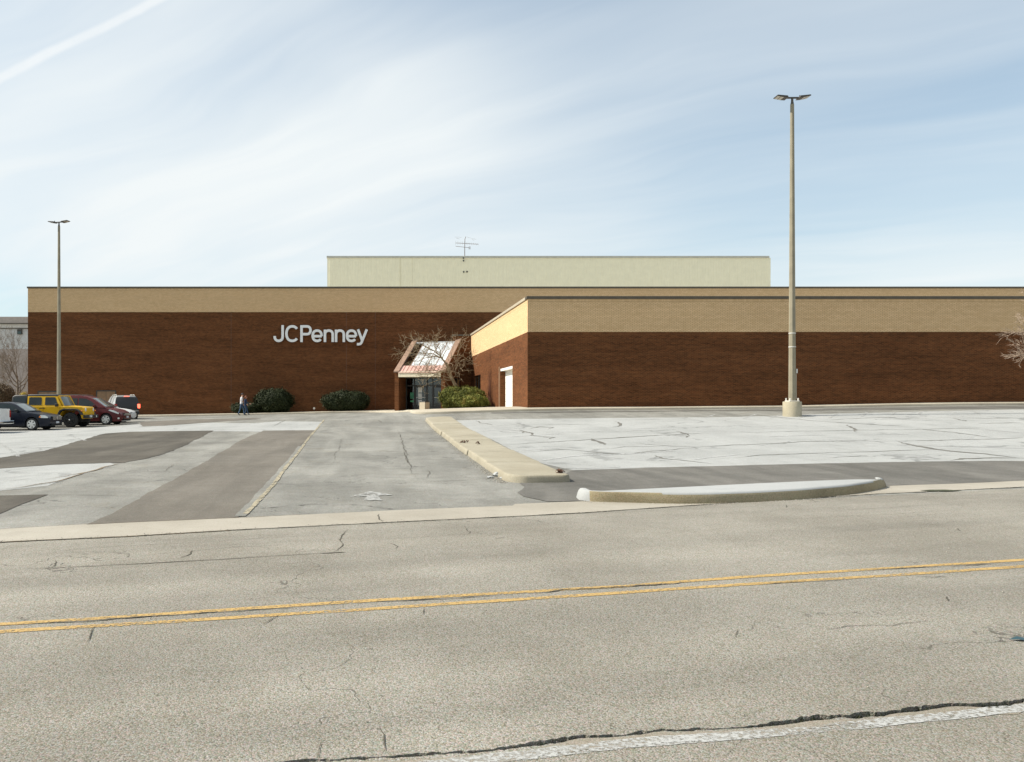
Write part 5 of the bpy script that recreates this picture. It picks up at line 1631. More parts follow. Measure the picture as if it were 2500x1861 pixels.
# silver SUV driving off, tail lights lit
SUV = dict(L=4.6, W=1.82, r=.35, sill=.28, belt=1.02, xf=1.42, xr=-1.25,
           body=[(-1.66, .28), (-2.12, .32), (-2.28, .45), (-2.30, .72), (-2.26, 1.04), (-1.2, 1.06), (0, 1.04), (1.0, 1.03), (1.6, .98), (2.05, .90), (2.24, .76), (2.30, .55), (2.25, .32), (1.84, .28)],
           cab=[(-2.26, 1.03), (-2.05, 1.50), (-1.85, 1.68), (-.8, 1.72), (.1, 1.70), (.45, 1.60), (1.18, 1.02)],
           windows=[[(-2.05, 1.12), (-1.88, 1.50), (-1.3, 1.58), (-1.3, 1.10)], [(-1.22, 1.10), (-1.22, 1.58), (-.35, 1.58), (-.33, 1.08)], [(-.25, 1.08), (-.27, 1.58), (.15, 1.55), (.40, 1.45), (.82, 1.09)]],
           seams=[[(-.3, 1.04), (-.3, .36)], [(.85, 1.03), (.8, .38)], [(-1.2, 1.05), (-1.1, .7)]],
           handles=[(-.5, .9), (-1.1, .92)], mirror=(.7, 1.12), screen=((1.1, 1.06), (.32, 1.62)), rear_screen=((-2.26, 1.05), (-1.98, 1.58)), rim='six', tumble=.30,
           glass=plain('pale_car_glass', (0.40, 0.42, 0.43), 0.1))
suv, fn, cf = generic_car('sport_utility', SUV, car_paint('silver_paint', (0.30, 0.30, 0.29), 0.2), 'grey sport utility vehicle with lit brake lights driving away by the store', 'car', 'vehicles by the store')
cross('tailgate', [(-2.315, .82, .66), (-2.33, .83, .85), (-2.30, .83, 1.06), (-2.12, .76, 1.45), (-2.03, .70, 1.60)], M['black_trim'], suv)
for sd in (-1, 1):
    MB().box(-2.34, -2.24, min(sd * .70, sd * .90), max(sd * .70, sd * .90), .80, 1.10).build('tail_light', M['brake_lit'] if sd < 0 else M['red_lens'], suv, bevel=.02)
    MB().tube([(-1.7, sd * .62, 1.72), (-1.4, sd * .62, 1.77), (-.2, sd * .62, 1.77), (.05, sd * .62, 1.72)], .02, 5).build('roof_rail', M['galv'], suv)
MB().box(-2.10, -2.03, -.18, .18, 1.63, 1.67).build('brake_light', M['brake_lit'], suv)
MB().box(-2.36, -2.33, -.26, .26, .74, .90).build('number_plate', M['plate'], suv)
MB().box(-2.37, -2.2, -.85, .85, .36, .58).build('rear_bumper', M['black_trim'], suv, bevel=.04)
place(suv, (287 - CX) / F * 59.5, 60.4, R(117))

# white pickup reversing into the frame edge: only its tail shows
def pickup():
    wp = car_paint('white_truck_paint', (0.66, 0.66, 0.64))
    S = dict(L=5.6, W=1.95, r=.38, sill=.42, belt=1.18, xf=-1.85, xr=1.65,
             body=[], cab=[])
    root = empty('pickup_truck')
    def arcp(xc, ra=.45):
        return [(xc + ra * math.cos(t), .38 + ra * math.sin(t)) for t in np.linspace(.08, math.pi - .08, 12)]
    poly = [(-2.2 - .35, .42), (-2.72, .45), (-2.78, .62), (-2.78, 1.02), (-2.55, 1.10), (-1.35, 1.17), (2.78, 1.20), (2.80, .62), (2.76, .50)] + arcp(1.65) + arcp(-1.85)
    shaped(poly, 1.95, 5.6, mat=wp, name='body', parent=root, xs=8, zs=(.6, .8), plan=.03, belly=.02, zmid=.8, bevel=.03, ends=.6)
    cabf = side_fn(1.88, 5.6, .05, 0, .8, (1.16, .30), 1.0)
    shaped([(-1.45, 1.15), (-.72, 1.72), (-.3, 1.80), (.55, 1.80), (.72, 1.72), (.80, 1.15)], 1.88, 5.6, mat=wp, name='cabin', parent=root, xs=4, zs=(1.4,), plan=.05, belly=0, zmid=.8, tumble=(1.16, .30), bevel=.03, ends=1.0)
    for sd in (-1, 1):
        panel('side_window', [(-1.15, 1.24), (-.68, 1.66), (-.15, 1.70), (-.15, 1.24)], cabf, sd, M['car_glass'], root, off=.01)
        panel('side_window', [(-.06, 1.24), (-.06, 1.70), (.50, 1.70), (.62, 1.24)], cabf, sd, M['car_glass'], root, off=.01)
        for xw in (1.65, -1.85): wheel(root, xw, sd * .82, .38, .25, 'six', sd)
        MB().box(2.76, 2.82, min(sd * .82, sd * .95), max(sd * .82, sd * .95), .78, 1.12).build('tail_light', M['red_lens'], root)
        MB().box(-.95, -.80, min(sd * .98, sd * 1.16), max(sd * .98, sd * 1.16), 1.18, 1.36).build('wing_mirror', M['black_trim'], root, bevel=.03)
    cross('windscreen', [(-1.42, .80, 1.2), (-1.05, .76, 1.46), (-.74, .70, 1.70)], M['windscreen'], root)
    cross('rear_window', [(.83, .78, 1.22), (.78, .72, 1.5), (.76, .68, 1.68)], M['car_glass'], root)
    MB().box(2.805, 2.835, -.78, .78, .66, 1.17).build('tailgate', plain('truck_white_gate', (0.70, 0.69, 0.66), 0.4), root, bevel=.01)
    MB().box(2.80, 3.00, -.95, .95, .46, .62).build('rear_bumper', M['chrome'], root, bevel=.03)
    MB().box(-2.2, 2.4, -.6, .6, .30, .62).build('underbody', M['under'], root)
    tag(root, 'white pickup truck at the left edge of frame showing its tail beside the navy sedan', 'pickup truck', 'parked vehicles')
    return root
pk = pickup()
pk_y = 40.8
place(pk, (9 - CX) / F * pk_y - 2.85, pk_y, R(-4))

# ------------------------------------------------------------------ people
M['skin'] = plain('skin', (0.50, 0.28, 0.19), 0.6)
M['white_shirt'] = plain('white_shirt', (0.72, 0.70, 0.70), 0.9)
M['jeans'] = plain('blue_jeans', (0.045, 0.085, 0.15), 0.9, var=0.25, scale=20)
M['navy_top'] = plain('navy_top', (0.018, 0.032, 0.075), 0.9)
M['dark_jeans'] = plain('dark_jeans', (0.025, 0.05, 0.095), 0.9, var=0.2, scale=20)
M['shoe'] = plain('dark_shoe', (0.03, 0.03, 0.03), 0.7)
M['brown_hair'] = plain('dark_hair', (0.035, 0.022, 0.015), 0.8)
M['red_hair'] = plain('auburn_hair', (0.16, 0.045, 0.015), 0.7, var=0.3, scale=30)

def figure(label, loc, rz, height, J, mats, pants_z, sleeve, hair, extra=None):
    """J: joints in a 1.75 m frame, facing +x; one skinned body"""
    k = height / 1.75
    root = empty('person', loc, rz)
    verts, rad, edges = [], [], []
    def add(p, r):
        verts.append((p[0] * k, p[1] * k, p[2] * k)); rad.append((r * k, r * k)); return len(verts) - 1
    def chain(start, pts):
        prev = start; ids = []
        for p, r in pts:
            i = add(p, r); edges.append((prev, i)); prev = i; ids.append(i)
        return ids
    pel = add(J['pelvis'], .135)
    sp = chain(pel, [(J['waist'], .125), (J['chest'], .150), (J['neck0'], .085), (J['neck'], .055), (J['chin'], .075), (J['head'], .100), (J['crown'], .070)])
    chest = sp[1]
    for sd in ('l', 'r'):
        hip = chain(pel, [(J['hip_' + sd], .098), (J['knee_' + sd], .066), (J['ankle_' + sd], .046), (J['ball_' + sd], .046), (J['toe_' + sd], .032)])
        sh = chain(chest, [(J['sh_' + sd], .070), (J['elbow_' + sd], .046), (J['wrist_' + sd], .032)])
        w = Vector(J['wrist_' + sd]); e = Vector(J['elbow_' + sd])
        d = (w - e).normalized(); up = Vector((0, 0, 1)); across = d.cross(Vector((0, 1, 0))).normalized()
        palm = w + d * .07
        pi_ = add(palm, .034); edges.append((sh[-1], pi_))
        for q in range(4):
            b = palm + d * .03 + across * (.027 - .018 * q); ln = (.075, .085, .078, .06)[q]
            chain(pi_, [(b, .011), (b + d * ln * .55 + Vector((0, -.01, 0)), .010), (b + d * ln * .9 + Vector((0, -.03, 0)), .008)])
        th = w + d * .03 + across * .03
        chain(pi_, [(th, .012), (th + d * .04 + across * .025, .010), (th + d * .07 + across * .02, .008)])
    me = bpy.data.meshes.new('body_cage'); me.from_pydata(verts, edges, [])
    o = bpy.data.objects.new('body_cage', me); COL.objects.link(o)
    sm = o.modifiers.new('skin', 'SKIN'); sm.use_smooth_shade = True
    lay = me.skin_vertices[0] if me.skin_vertices else None
    if lay is None:
        bm = bmesh.new(); bm.from_mesh(me); bm.verts.layers.skin.verify(); bm.to_mesh(me); bm.free(); lay = me.skin_vertices[0]
    for i, r in enumerate(rad):
        lay.data[i].radius = r; lay.data[i].use_root = (i == 0)
    sb = o.modifiers.new('sub', 'SUBSURF'); sb.levels = 1; sb.render_levels = 1
    bpy.context.view_layer.update()
    dg = bpy.context.evaluated_depsgraph_get()
    nm = bpy.data.meshes.new_from_object(o.evaluated_get(dg))
    nm.name = 'body'
    bpy.data.objects.remove(o)
    nm.materials.clear()
    for m in (M['skin'], mats['top'], mats['legs'], M['shoe']): nm.materials.append(m)
    wl, wr = Vector(J['wrist_l']) * k, Vector(J['wrist_r']) * k
    for p in nm.polygons:
        c = p.center
        dh = min((Vector(c) - wl).length, (Vector(c) - wr).length)
        arm = 0
        for sd in ('l', 'r'):
            a_, b_ = Vector(J['sh_' + sd]) * k, Vector(J['elbow_' + sd]) * k
            w_ = Vector(J['wrist_' + sd]) * k
            t = (c - b_).dot((w_ - b_).normalized())
            dist = ((c - b_) - (w_ - b_).normalized() * t).length
            if t > (-.02 if sleeve == 'short' else .20) and dist < .09 * k and c.z < J['chest'][2] * k + .05: arm = 1
        if c.z < .085 * k: mi = 3
        elif arm: mi = 0
        elif c.z < pants_z * k: mi = 2
        elif c.z > (J['neck0'][2] + .03) * k: mi = 0
        else: mi = 1
        p.material_index = mi
        p.use_smooth = True
    body = bpy.data.objects.new('body', nm); link(body, root)
    # hair cap, face features
    hc = Vector(J['head']) * k
    f = Vector((1, 0, 0))
    nose = MB().lathe([(.004, .03), (.017, 0), (.0, -.012)], 8, 'z', (hc.x + .098 * k, hc.y, hc.z - .02 * k)); nose.build('nose', M['skin'], root)
    ey = MB()
    for sd in (-1, 1):
        ey.lathe([(.003, -.006), (.011, 0), (.003, .006)], 8, 'x', (hc.x + .090 * k, hc.y + sd * .034 * k, hc.z + .005))
    ey.build('eyes', M['brown_hair'], root)
    er = MB()
    for sd in (-1, 1):
        er.lathe([(.008, -.008), (.028, 0), (.008, .008)], 8, 'y', (hc.x - .005, hc.y + sd * .094 * k, hc.z - .01))
    er.build('ears', M['skin'], root)
    MB().box(hc.x + .078 * k, hc.x + .092 * k, hc.y - .022, hc.y + .022, hc.z - .062 * k, hc.z - .054 * k).build('mouth', plain('lips', (0.35, 0.12, 0.10), 0.6) if 'lips' not in bpy.data.materials else bpy.data.materials['lips'], root)
    bm = bmesh.new()
    bmesh.ops.create_icosphere(bm, subdivisions=3, radius=1.0)
    rg_ = random.Random(4)
    for v in bm.verts:
        c = v.co.copy()
        s = Vector((.108, .104, .118)) * k
        if hair == 'long':
            if c.z < 0 and c.x < .35: s = Vector((.12, .118, .21)) * k
            if c.x > .45 and c.z < .45: s *= .80
        else:
            if c.x > .30 and c.z < .45: s *= .82
            if c.z < -.1: s *= .82
        v.co = Vector((c.x * s.x - .012, c.y * s.y, c.z * s.z + .022 * k)) * (1 + rg_.uniform(-.03, .03))
    hm = bpy.data.meshes.new('hair'); bm.to_mesh(hm); bm.free()
    hm.materials.append(mats['hair']); smooth_mesh(hm, 60)
    ho = bpy.data.objects.new('hair', hm); ho.location = hc; link(ho, root)
    if extra: extra(root, k)
    tag(root, label, 'person', 'couple walking to the store')
    return root

base_j = dict(pelvis=(0, 0, .93), waist=(.01, 0, 1.08), chest=(.02, 0, 1.30), neck0=(.03, 0, 1.44), neck=(.045, 0, 1.50), chin=(.075, 0, 1.545), head=(.075, 0, 1.635), crown=(.065, 0, 1.70))
man = dict(base_j, hip_l=(.0, .09, .88), hip_r=(.0, -.09, .88), knee_r=(-.07, -.10, .49), ankle_r=(-.24, -.10, .12), ball_r=(-.15, -.10, .035), toe_r=(-.07, -.10, .035),
           knee_l=(.16, .10, .51), ankle_l=(.18, .10, .09), ball_l=(.28, .10, .04), toe_l=(.36, .10, .04),
           sh_l=(.02, .20, 1.41), sh_r=(.02, -.20, 1.41), elbow_r=(.10, -.24, 1.13), wrist_r=(.28, -.18, 1.02), elbow_l=(-.06, .25, 1.13), wrist_l=(.06, .26, .92))
wom = dict(base_j, hip_l=(.0, .09, .88), hip_r=(.0, -.09, .88), knee_r=(.10, -.09, .49), ankle_r=(-.03, -.09, .10), ball_r=(.08, -.09, .035), toe_r=(.16, -.09, .035),
           knee_l=(.16, .09, .52), ankle_l=(.24, .09, .12), ball_l=(.34, .09, .06), toe_l=(.41, .09, .08),
           sh_l=(.02, .17, 1.40), sh_r=(.02, -.17, 1.40), elbow_r=(-.02, -.22, 1.12), wrist_r=(.16, -.20, .98), elbow_l=(.10, .22, 1.13), wrist_l=(.34, .18, 1.05))
def man_cap(root, k):
    hc = Vector(man['head']) * k
    MB().lathe([(.110 * k, .03), (.113 * k, .06), (.095 * k, .105), (.05 * k, .128), (.0, .132)], 16, 'z', (hc.x - .006, hc.y, hc.z)).build('cap', plain('dark_cap', (0.02, 0.022, 0.028), 0.8), root, smooth=50)
    MB().box(hc.x + .07, hc.x + .19, hc.y - .07, hc.y + .07, hc.z + .035, hc.z + .048).build('cap_peak', bpy.data.materials['dark_cap'], root, bevel=.006)
def wom_cup(root, k):
    w = Vector(wom['wrist_l']) * k + Vector((.12, -.03, 0))
    MB().lathe([(.03, -.06), (.042, .07)], 14, 'z', tuple(w)).build('hand_sleeve', M['white_shirt'], root)
py_ = 69.3
mx_ = (588 - CX) / F * py_
figure('man in a white shirt, blue jeans and dark cap walking beside the woman in navy', (mx_, py_ + .35, gz(mx_, py_ + .35) + .004), R(-4), 1.86, man, dict(top=M['white_shirt'], legs=M['jeans'], hair=M['brown_hair']), .93, 'short', 'short', man_cap)
wx_ = (599.5 - CX) / F * py_
figure('auburn-haired woman in a navy top and dark jeans walking beside the man in white', (wx_, py_ - .15, gz(wx_, py_ - .15) + .004), R(-4), 1.64, wom, dict(top=M['navy_top'], legs=M['dark_jeans'], hair=M['red_hair']), .90, 'long', 'long')

# ------------------------------------------------------------------ plants
def leaf_mat(name, c1, c2, c3):
    m, t, p = new_mat(name)
    c = t.node('ShaderNodeTexCoord').outputs['Object']
    gi = t.node('ShaderNodeNewGeometry').outputs['Random Per Island']
    n = t.noise(c, 2.2, 3.0)
    a = t.mixc(gi, tuple(c1) + (1,), tuple(c2) + (1,))
    t.put(p.inputs['Base Color'], t.mixc(t.ramp(n, .5, .8), a, tuple(c3) + (1,)))
    p.inputs['Roughness'].default_value = 0.7
    p.inputs['Specular IOR Level'].default_value = 0.25
    p.inputs['Subsurface Weight'].default_value = 0.0
    return m
M['shrub_leaf'] = leaf_mat('shrub_leaf', (0.055, 0.068, 0.011), (0.155, 0.160, 0.026), (0.22, 0.17, 0.035))
M['dark_leaf'] = leaf_mat('dark_shrub_leaf', (0.012, 0.019, 0.005), (0.028, 0.037, 0.010), (0.028, 0.030, 0.009))
M['twig_leaf'] = leaf_mat('yellow_blossom', (0.40, 0.30, 0.02), (0.50, 0.38, 0.04), (0.30, 0.26, 0.03))

def shrub(x, y, rx, ry, h, label, mat, n=7000, seed=1, leaf=.06, zoff=.13, square=2.6, cat='shrub', group='clipped evergreen shrubs', lumps=0.12):
    z0 = gz(x, y) + zoff
    root = empty('shrub', (x, y, z0))
    rg_ = random.Random(seed)
    ph = [rg_.uniform(0, 6.28) for _ in range(8)]
    def radius(d):
        """superellipsoid with lumps"""
        c = (abs(d.x) ** square + abs(d.y) ** square + abs(d.z) ** square) ** (-1 / square)
        a = math.atan2(d.y, d.x)
        l = 1 + lumps * (math.sin(3 * a + ph[0]) * math.cos(2.2 * d.z + ph[1]) + .7 * math.sin(5 * a + 4 * d.z + ph[2]) + .5 * math.sin(9 * a + ph[3]) * math.sin(7 * d.z + ph[4])) * .6
        return c * l
    zc = h * .48
    V_, F_ = [], []
    for i in range(n):
        d = Vector((rg_.gauss(0, 1), rg_.gauss(0, 1), rg_.gauss(0, 1))).normalized()
        t = 1 - abs(rg_.gauss(0, .085))
        if rg_.random() < .03: t = 1 + rg_.uniform(0, .09)
        r_ = radius(d) * t
        p = Vector((d.x * rx * r_, d.y * ry * r_, zc + d.z * h * .52 * r_))
        if p.z < .02: p.z = rg_.uniform(.02, .25)
        nrm = (d + Vector((rg_.gauss(0, .6), rg_.gauss(0, .6), rg_.gauss(0, .6) + .2))).normalized()
        u = nrm.orthogonal().normalized(); a = rg_.uniform(0, 6.28)
        u = (u * math.cos(a) + nrm.cross(u) * math.sin(a)); v = nrm.cross(u)
        s = leaf * rg_.uniform(.6, 1.3)
        b = len(V_)
        V_ += [tuple(p - u * s), tuple(p + v * s * .45 + nrm * s * .1), tuple(p + u * s), tuple(p - v * s * .45 + nrm * s * .1)]
        F_.append((b, b + 1, b + 2, b + 3))
    mesh_obj('foliage', V_, F_, mat, root)
    bm = bmesh.new(); bmesh.ops.create_icosphere(bm, subdivisions=4, radius=1)
    for v in bm.verts:
        d = v.co.normalized(); r_ = radius(d) * .86
        v.co = Vector((d.x * rx * r_, d.y * ry * r_, max(.03, zc + d.z * h * .52 * r_)))
    me = bpy.data.meshes.new('inner_foliage'); bm.to_mesh(me); bm.free()
    me.materials.append(mat); link(bpy.data.objects.new('inner_foliage', me), root)
    st = MB()
    for k in range(4):
        a = 1.57 * k
        st.tube([(0, 0, -.02), (rx * .4 * math.cos(a), ry * .4 * math.sin(a), h * .5)], [.04, .02], 5)
    st.build('stem', M['bark'], root)
    return tag(root, label, cat, group)
def pxs(a, b, Y): return ((a + b) / 2 - CX) / F * Y, (b - a) / 2 / F * Y
def ztop(py, Y): return EYE - (py - HY) / F * Y
Y = 73.3
for (a, b, top, lab, sd) in ((621, 716, 949, 'dark round shrub against the brown wall, nearest the walking couple', 2),
                             (788, 906, 955, 'dark wide shrub against the brown wall, nearer the entrance', 3),
                             (564, 640, 984, 'low dark shrub behind the walking couple', 4)):
    x, rx = pxs(a, b, Y)
    h = ztop(top, Y) - gz(x, Y) - .13
    shrub(x, Y, rx * .97, 1.0, h, lab, M['dark_leaf'], n=8000 if sd < 4 else 4000, seed=sd, leaf=.085, square=2.3, lumps=.2)
x, rx = pxs(1074, 1186, 60.5)
shrub(x, 60.5, rx * .98, 1.25, ztop(946, 60.5) - gz(x, 60.5) - .13, 'taller sunlit clipped shrub around the leaning bare tree', M['shrub_leaf'], n=11000, seed=5, leaf=.08, square=2.7, lumps=.2)
x, rx = pxs(1108, 1193, 58.0)
shrub(x, 58.0, rx * .98, 1.0, ztop(964, 58) - gz(x, 58) - .13, 'lower rounded shrub in front of the leaning bare tree', M['shrub_leaf'], n=8000, seed=6, leaf=.08, square=2.2, lumps=.2)
bed = sheet('planting_bed', [(5.0, 56.7), (8.9, 56.7), (8.95, 64.5), (6.6, 64.5), (5.2, 62.3)], 0.137, plain('mulch', (0.09, 0.058, 0.034), 0.95, var=0.4, scale=12, bump=0.01), None, step=0.4, jitter=0.06, grid=1.0)
bed['kind'] = 'structure'
# brown hedge and yellow blossom at the far left
x, rx = pxs(-40, 34, 92.0)
shrub(x, 92.0, rx, 1.6, ztop(938, 92) - gz(x, 92), 'brown leafless hedge mass under the bare tree at the left edge', leaf_mat('brown_hedge', (0.10, 0.07, 0.04), (0.16, 0.115, 0.07), (0.07, 0.06, 0.03)), n=6000, seed=8, leaf=.11, zoff=0, cat='hedge', group='planting by the mall')
x, rx = pxs(50, 68, 88.0)
shrub(x, 88.0, rx * 1.3, .6, ztop(959, 88) - gz(x, 88), 'small yellow blossoming shrub peeping over the yellow off-roader roof', M['twig_leaf'], n=2500, seed=9, leaf=.07, zoff=0, cat='shrub', group='planting by the mall', lumps=.25)

# --- bare trees
def grow(mb, p, d, length, r, depth, rg_, cfg, twigs):
    n = cfg['seg']
    pts = [p.copy()]; rs = [r]
    q = p.copy(); dd = d.copy()
    for i in range(n):
        dd = (dd + Vector((rg_.gauss(0, 1), rg_.gauss(0, 1), rg_.gauss(0, 1))) * cfg['wander'] + Vector((0, 0, cfg['lift'])) ).normalized()
        q = q + dd * length / n
        pts.append(q.copy()); rs.append(r * (1 - (1 - cfg['taper']) * (i + 1) / n))
    (twigs if depth <= 1 else mb).tube(pts, rs, 3 if depth <= 1 else (5 if depth <= 3 else 8), cap=False)
    if depth <= 0: return
    k = cfg['kids'](depth, rg_)
    for j in range(k):
        t = rg_.uniform(.35, 1.0) if j < k - 1 else 1.0
        i = min(int(t * n), n - 1); f = t * n - i
        b = pts[i].lerp(pts[i + 1], min(f, 1.0))
        ax = (pts[i + 1] - pts[i]).normalized()
        an = rg_.uniform(*cfg['angle']) if j < k - 1 else rg_.uniform(.05, .35)
        o = ax.orthogonal().normalized(); o.rotate(Matrix.Rotation(rg_.uniform(0, 6.28), 3, ax))
        nd = (ax * math.cos(an) + o * math.sin(an)).normalized()
        nd = (nd + cfg.get('bias', Vector((0, 0, 0)))).normalized()
        rr = (rs[i] + (rs[i + 1] - rs[i]) * f) * rg_.uniform(*cfg['thin'])
        grow(mb, b, nd, length * rg_.uniform(*cfg['shrink']), max(rr, cfg['rmin']), depth - 1, rg_, cfg, twigs)

def bare_tree(name, loc, trunk, r0, starts, cfg, label, mat, tmat, seed, group='leafless trees'):
    root = empty(name, loc)
    rg_ = random.Random(seed)
    mt = MB(); n = len(trunk)
    mt.tube([Vector(p) for p in trunk], [r0 * (1 - .45 * i / (n - 1)) * (1.35 if i == 0 else 1) for i in range(n)], 10)
    lim, tw = MB(), MB()
    for (p, d, l, r, dep) in starts:
        grow(lim, Vector(p), Vector(d).normalized(), l, r, dep, rg_, cfg, tw)
    mt.build('trunk', mat, root, smooth=60, fix=False)
    lim.build('limbs', mat, root, smooth=60, fix=False)
    tag(tw.build('crown', tmat, root, fix=False))
    return tag(root, label, 'tree', group)

# leaning tree at the entrance: limbs follow the photograph
TY = 61.5
def tp(cx, cy, dy=0.0):
    px, py = 950 + cx / 8.057, 810 + cy / 8.057
    return Vector(((px - CX) / F * (TY + dy), TY + dy, EYE - (py - HY) / F * (TY + dy)))
t0 = tp(1475, 1300)
b0 = Vector((t0.x + .15, TY, gz(t0.x, TY) + .10))
rel = lambda v: Vector(v) - b0
def limb(path, r, kids, rg_, cfg, lim, tw, dep=2):
    P = [rel(tp(*q)) for q in path]
    n = len(P)
    lim.tube(P, [r * (1 - .62 * i / (n - 1)) for i in range(n)], 7, cap=False)
    for k in range(kids):
        i = rg_.randrange(max(0, n // 3 - 1), n - 1); t = rg_.random()
        b = P[i].lerp(P[i + 1], t); ax = (P[i + 1] - P[i]).normalized()
        o = ax.orthogonal().normalized(); o.rotate(Matrix.Rotation(rg_.uniform(0, 6.28), 3, ax))
        an = rg_.uniform(.6, 1.4)
        d = (ax * math.cos(an) + o * math.sin(an) + Vector((0, 0, .25))).normalized()
        grow(lim, b, d, rg_.uniform(.5, 1.15), r * .32, dep, rg_, cfg, tw)
    grow(lim, P[-1], (P[-1] - P[-2]).normalized(), .8, r * .38, dep, rg_, cfg, tw)
cfg0 = dict(seg=5, wander=.22, lift=.02, taper=.45, kids=lambda d, g: g.choice((3, 3, 4)) if d > 1 else g.choice((2, 3, 3)), angle=(.5, 1.25), thin=(.45, .7), shrink=(.46, .74), rmin=.0115)
def entrance_tree():
    root = empty('bare_tree', b0)
    rg_ = random.Random(21)
    mt, lim, tw = MB(), MB(), MB()
    P = [rel(b0), rel(tp(1450, 1260)), rel(tp(1380, 1160)), rel(tp(1300, 1040)), rel(tp(1240, 930)), rel(tp(1190, 790)), rel(tp(1150, 680)), rel(tp(1120, 610))]
    mt.tube(P, [.17, .15, .135, .125, .12, .115, .10, .09], 10)
    mt.build('trunk', M['bark'], root, smooth=60, fix=False)
    for path, r, k in [
        ([(1130, 640), (1080, 580), (1030, 520), (960, 490, -.1), (870, 480, -.2), (800, 500, -.3), (700, 520, -.4), (620, 555, -.5)], .060, 9),
        ([(1060, 550), (1010, 480), (940, 420, .2), (880, 375, .3), (810, 350, .4), (730, 365, .5)], .050, 9),
        ([(960, 490, -.1), (880, 440, -.3), (800, 425, -.5), (740, 440, -.7), (680, 400, -.8)], .040, 9),
        ([(1020, 490), (1010, 420, -.1), (1000, 350, -.2), (950, 290, -.3), (930, 240, -.3)], .036, 8),
        ([(950, 440, .2), (930, 370, .3), (905, 300, .4), (890, 230, .4)], .034, 8),
        ([(1050, 520), (1080, 440, .3), (1130, 370, .4), (1180, 345, .5)], .032, 6),
        ([(1200, 520, .2), (1260, 470, .2), (1350, 465, .3), (1430, 465, .3), (1500, 515, .3)], .036, 4),
        ([(1345, 465, .3), (1360, 400, .3), (1400, 320, .3), (1440, 260, .4)], .030, 6),
        ([(1190, 790), (1290, 780, .2), (1320, 700, .3), (1370, 610, .3), (1440, 560, .3)], .034, 4),
        ([(1240, 930), (1310, 860, .1), (1315, 740, .2), (1350, 660, .3)], .028, 4),
        ([(1200, 820), (1120, 800, -.3), (1000, 780, -.5), (880, 760, -.6), (740, 765, -.7)], .050, 10),
        ([(1230, 920), (1130, 900, -.3), (1030, 860, -.5), (900, 850, -.6), (800, 900, -.7)], .046, 10),
        ([(1170, 740), (1080, 760, -.4), (960, 800, -.8), (860, 820, -1.0), (760, 850, -1.2)], .042, 10),
        ([(1240, 950), (1150, 960, -.3), (1060, 930, -.5), (960, 960, -.6), (860, 990, -.7)], .036, 8),
        ([(1140, 660), (1200, 620, -.3), (1240, 640, -.4), (1260, 700, -.5)], .030, 5),
        ([(810, 350, .4), (720, 300, .5), (640, 240, .6), (560, 200, .6)], .030, 10),
        ([(740, 440, -.7), (640, 420, -.8), (540, 440, -.9), (420, 480, -1.0)], .028, 7),
        ([(640, 420, -.8), (520, 370, -.9), (400, 330, -1.0)], .022, 6)]:
        limb(path, r, max(3, int(k * .7)), rg_, cfg0, lim, tw)
    lim.build('limbs', M['bark'], root, smooth=60, fix=False)
    tw.build('crown', M['bark'], root, fix=False)
    tag(root, 'gnarled bare tree leaning left in front of the store entrance', 'tree', 'leafless trees')
entrance_tree()

cfg1 = dict(seg=5, wander=.13, lift=.05, taper=.4, kids=lambda d, g: 4 if d > 2 else g.choice((3, 4)), angle=(.35, .85), thin=(.5, .75), shrink=(.5, .74), rmin=.010)
lx, ly = (42 - CX) / F * 97.0, 97.0
sts = []
rgt = random.Random(5)
for k in range(9):
    a = rgt.uniform(0, 6.28); zz = rgt.uniform(1.4, 4.2)
    sts.append(((0, 0, zz), (math.cos(a) * .75, math.sin(a) * .75, .75), 2.9, .07, 4))
sts.append(((0, 0, 4.2), (0, 0, 1), 3.0, .08, 4))
bare_tree('bare_tree', (lx, ly, gz(lx, ly)), [(0, 0, -.1), (.02, 0, 1.5), (.05, .02, 3.0), (0, 0, 4.3)], .17, sts, cfg1, 'grey bare tree in front of the pale mall at the left edge', M['bark_grey'], M['bark_grey'], 31)
lx2 = (-30 - CX) / F * 101.0
bare_tree('bare_tree', (lx2, 101.0, gz(lx2, 101)), [(0, 0, -.1), (.02, 0, 1.2), (.05, .02, 2.4), (0, 0, 3.4)], .14, [((0, 0, z_ - .8), d_, l_ * .85, r_, dp_) for (_, _, z_), d_, l_, r_, dp_ in sts], cfg1, 'lower bare tree cut off by the left edge of the picture', M['bark_grey'], M['bark_grey'], 33)

# pale twiggy tree at the right edge
cfg2 = dict(seg=5, wander=.20, lift=.03, taper=.4, kids=lambda d, g: 5 if d > 1 else g.choice((4, 5)), angle=(.5, 1.1), thin=(.45, .7), shrink=(.46, .66), rmin=.0075)
ry_ = 40.0
rx_ = (2568 - CX) / F * ry_
sts = []
for k in range(10):
    a = 2 * math.pi * k / 10 + .3; zz = 1.9 + .16 * k
    sts.append(((0, 0, zz), (math.cos(a), math.sin(a), .35 + .05 * k), 1.25 + .1 * (k % 3), .05, 3))
sts.append(((0, 0, 3.5), (.1, 0, 1), 1.5, .06, 3)); sts.append(((0, 0, 3.0), (-.35, -.2, 1), 1.5, .05, 3))
bare_tree('bare_tree', (rx_, ry_, gz(rx_, ry_)), [(0, 0, -.1), (.03, 0, 1.0), (-.02, 0, 2.2), (0, 0, 3.6)], .13, sts, cfg2, 'pale sunlit bare tree poking in at the right edge', M['bark_light'], M['bark_light'], 41)

